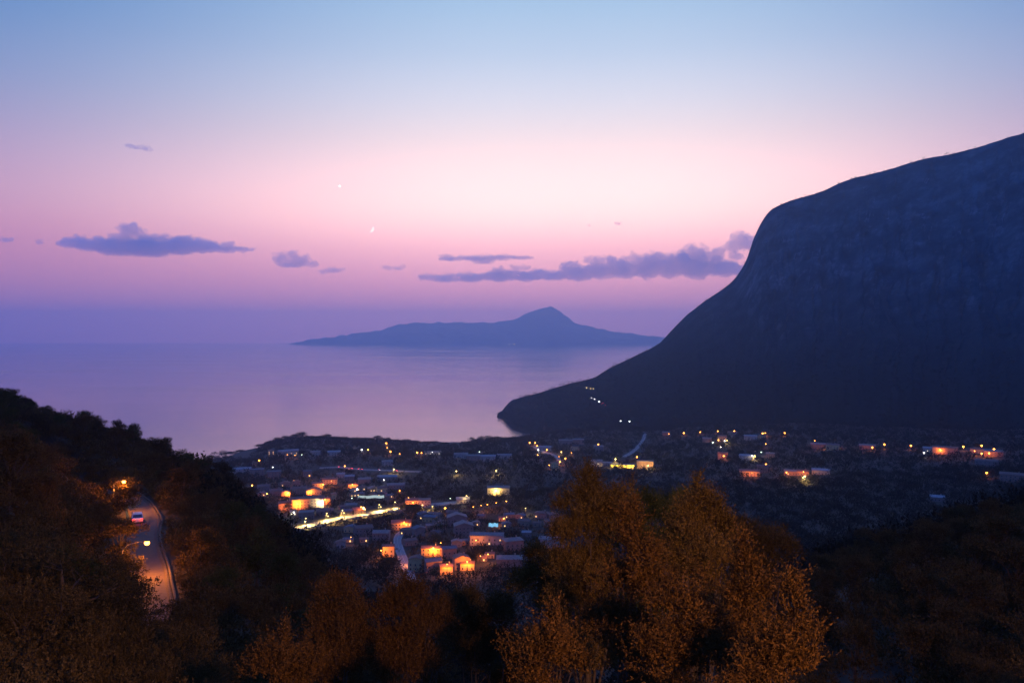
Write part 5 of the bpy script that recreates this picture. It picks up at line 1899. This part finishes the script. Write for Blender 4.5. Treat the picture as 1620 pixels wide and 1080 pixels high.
# wood on the lower slopes of the mountain
rng = np.random.default_rng(3)
n = 9000
pm = rng.uniform(786, 1700, n)
sm = rng.random(n) ** 1.3
hh = rng.uniform(4, 9, n)
pm[:420], sm[:420], hh[:420] = rng.uniform(960, 1680, 420), rng.uniform(.97, 1.0, 420), rng.uniform(2.5, 8.5, 420) * rng.random(420) ** .5
X, Y, Z = mountain_point(pm, sm)
ok = (Z > 4) & ((CY + (CAMZ - Z) / Y * F) > np.interp(pm, [786, 960, 1043, 1200, 1700], [600, 560, 545, 560, 560]) + rng.uniform(-12, 40, n))
ok[:420] = True
for c in CL:
    ok &= ~((c[2] > Y) & (np.abs(c[0] - pm) < 4) & (np.abs(c[1] - CY - (CAMZ - Z) / Y * F) < 4))
k = np.where(ok)[0]
merged('mountain_wood', np.column_stack([X[k], Y[k] - 2, Z[k] - .5, hh[k] * .9, hh[k], rng.uniform(0, 6.28, len(k)), k % 5]), WOOD_FAR, LEAF_WOOD, 'low dark wood on the lower slopes of the headland mountain')

# ------------------------------------------------------------------ clouds, moon and evening star, far outside the air box
def cloud_mat(nt, out):
    v = nd(nt, 'ShaderNodeVolumePrincipled')
    v.inputs['Color'].default_value = (.80, .82, .84, 1)
    v.inputs['Density'].default_value = CLOUD_DENSITY
    v.inputs['Anisotropy'].default_value = 0.3
    nt.links.new(v.outputs[0], out.inputs['Volume'])


CLOUD_DENSITY = .0010
M_CLOUD = mat('cloud_vapour', cloud_mat)
CD = 60000.0


def cloud(label, puffs, seed):
    """puffs: (px, py, rx, ry) of the lumps of a cloud; the lumps get depth and fuse into one body."""
    rng = np.random.default_rng(seed)
    s = CD / F
    cx = np.mean([p[0] for p in puffs])
    cyy = np.mean([p[1] for p in puffs])
    V, Fc = [], []
    import bmesh
    bm = bmesh.new()
    bmesh.ops.create_icosphere(bm, subdivisions=2, radius=1.0)
    bv = np.array([v.co[:] for v in bm.verts])
    bf = np.array([[v.index for v in f.verts] for f in bm.faces])
    bm.free()
    off = 0
    for px, py, rx, ry in puffs:
        subs = [(0, 0, 0, 1.0)] + [(rng.uniform(-.8, .8), rng.uniform(-.6, .6), rng.uniform(-.1, 1.15), rng.uniform(.22, .46)) for _ in range(13)]
        for ax, ay, az, q in subs:
            c = np.array([((px - cx) + ax * rx) * s, ay * rx * s, ((cyy - py) + az * ry) * s])
            rr = np.array([rx * q * s, rx * q * s * .8, ry * max(q, .45) * s])
            lump = 1 + .12 * np.sin(bv[:, 0:1] * 5 + px) * np.sin(bv[:, 2:3] * 5 + py)
            V.append(bv * rr * lump + c)
            Fc.append(bf + off)
            off += len(bv)
    me = mesh_np('cloud', np.concatenate(V), [np.concatenate(Fc)], [M_CLOUD])
    o = thing('cloud', label, 'cloud', ((cx - CX) * s, CD, CAMZ - (cyy - CY) * s), 0, None, me)
    m = o.modifiers.new('fuse', 'REMESH')
    m.mode = 'VOXEL'
    m.voxel_size = 48.0
    tx = bpy.data.textures.new('puff', 'CLOUDS')
    tx.noise_scale = 260.0
    tx.noise_depth = 4
    d = o.modifiers.new('ragged', 'DISPLACE')
    d.texture = tx
    d.texture_coords = 'LOCAL'
    d.strength = 420.0
    d.mid_level = .52
    t2 = bpy.data.textures.new('wisp', 'CLOUDS')
    t2.noise_scale = 120.0
    t2.noise_depth = 3
    d2 = o.modifiers.new('frayed', 'DISPLACE')
    d2.texture = t2
    d2.texture_coords = 'LOCAL'
    d2.strength = 380.0
    d2.mid_level = .5
    return o


cloud('longest left cloud, flat slate-blue with one raised puff', [(115, 386, 26, 7), (150, 389, 34, 10), (190, 392, 40, 14), (235, 393, 44, 15), (280, 391, 40, 13), (320, 391, 34, 10), (355, 393, 26, 7), (385, 395, 18, 4),
      (125, 378, 12, 6), (205, 364, 18, 9), (217, 371, 14, 9), (250, 382, 22, 8), (290, 380, 18, 7), (325, 385, 16, 6)], 1)
cloud('small ragged cloud left of the far mountain, in two lobes', [(447, 411, 15, 9), (474, 414, 17, 10), (462, 405, 11, 6), (494, 418, 12, 5), (463, 420, 22, 4)], 2)
cloud('long lumpy cloud bank running into the mountain cliff', [(676, 439, 15, 5), (705, 441, 24, 6), (745, 440, 28, 7), (790, 437, 32, 9), (835, 437, 32, 8), (875, 437, 30, 7), (915, 432, 28, 14), (950, 428, 26, 15), (985, 426, 28, 16), (1022, 424, 28, 18),
      (1062, 423, 28, 18), (1100, 420, 32, 24), (1140, 424, 32, 15), (1175, 428, 30, 8), (790, 429, 12, 6), (962, 412, 12, 7), (1040, 407, 14, 8), (1098, 399, 16, 10), (1132, 404, 16, 10)], 3)
cloud('round cloud tower touching the cliff edge above the cloud bank', [(1160, 390, 15, 13), (1182, 386, 22, 11), (1168, 377, 13, 9), (1205, 386, 18, 9)], 4)
cloud('thin streaky cloud above the long cloud bank', [(715, 410, 22, 3), (755, 409, 28, 4), (790, 408, 22, 4), (825, 408, 22, 2.5), (765, 415, 18, 3.5), (705, 405, 12, 2)], 5)
cloud('tiny cloud wisp between thin streak and cloud bank', [(818, 424, 12, 4), (830, 425, 10, 3)], 6)
cloud('faint wisp cloud trailing after the small ragged one', [(528, 428, 14, 4), (512, 430, 9, 3)], 7)
cloud('smallest faint cloud scrap at the left picture edge', [(12, 380, 12, 4), (63, 383, 7, 4)], 8)
cloud('faint broken cloud scraps under the crescent moon', [(612, 424, 9, 3), (630, 425, 9, 4), (640, 421, 5, 3)], 9)

cloud('barely visible high wisp above the longest left cloud', [(204, 231, 10, 1.6), (220, 234, 16, 2.0), (236, 238, 9, 1.4)], 10)
cloud('pair of tiny cloud flecks in the peach glow above the cloud bank', [(931, 357, 5, 1.6), (978, 354, 7, 2.0)], 11)

M_MOON = glow('sunlit_moon', (1.0, .90, .84), 1.25)
D = 70000.0
rm = 5.3 / F * D
m = MB()
n1, n2 = 24, 8
vs = []
for i in range(n1 + 1):
    th = math.pi * i / n1
    for j in range(n2 + 1):
        ph = math.pi * (.0 + .36 * j / n2)
        vs.append((math.sin(th) * math.cos(ph) * rm, -math.sin(th) * math.sin(ph) * rm, math.cos(th) * rm))
m.add(vs, [(i * (n2 + 1) + j, i * (n2 + 1) + j + 1, (i + 1) * (n2 + 1) + j + 1, (i + 1) * (n2 + 1) + j) for i in range(n1) for j in range(n2)])
mo = thing('moon', 'thin crescent moon low in the pink sky', 'moon', ((587 - CX) / F * D, D, CAMZ - (362.5 - CY) / F * D), 0, None, m.mesh('moon', M_MOON, smooth=True))
mo.rotation_euler = (0, R(28), 0)
m = MB()
rs = 1.3 / F * D
m.lathe([(0.0, -rs)] + [(math.cos(t) * rs, math.sin(t) * rs) for t in np.linspace(-1.2, 1.2, 7)] + [(0.0, rs)], 12)
thing('evening_star', 'single bright evening star above the crescent moon', 'star', ((538 - CX) / F * D, D, CAMZ - (295 - CY) / F * D), 0, None, m.mesh('evening_star', glow('starlight', (1.0, .95, .95), 3.0), smooth=True))

# ------------------------------------------------------------------ the air of the bay
def haze_mat(nt, out):
    v = nd(nt, 'ShaderNodeVolumePrincipled')
    v.inputs['Color'].default_value = (*HAZE_COLOR, 1)
    v.inputs['Density'].default_value = HAZE_DENSITY
    v.inputs['Anisotropy'].default_value = 0.68
    nt.links.new(v.outputs[0], out.inputs['Volume'])


b = MB()
b.box(-25200, 25200, -900, 25000, -60, 970)
setting('haze', b.mesh('haze', mat('haze_air', haze_mat)), 'stuff')
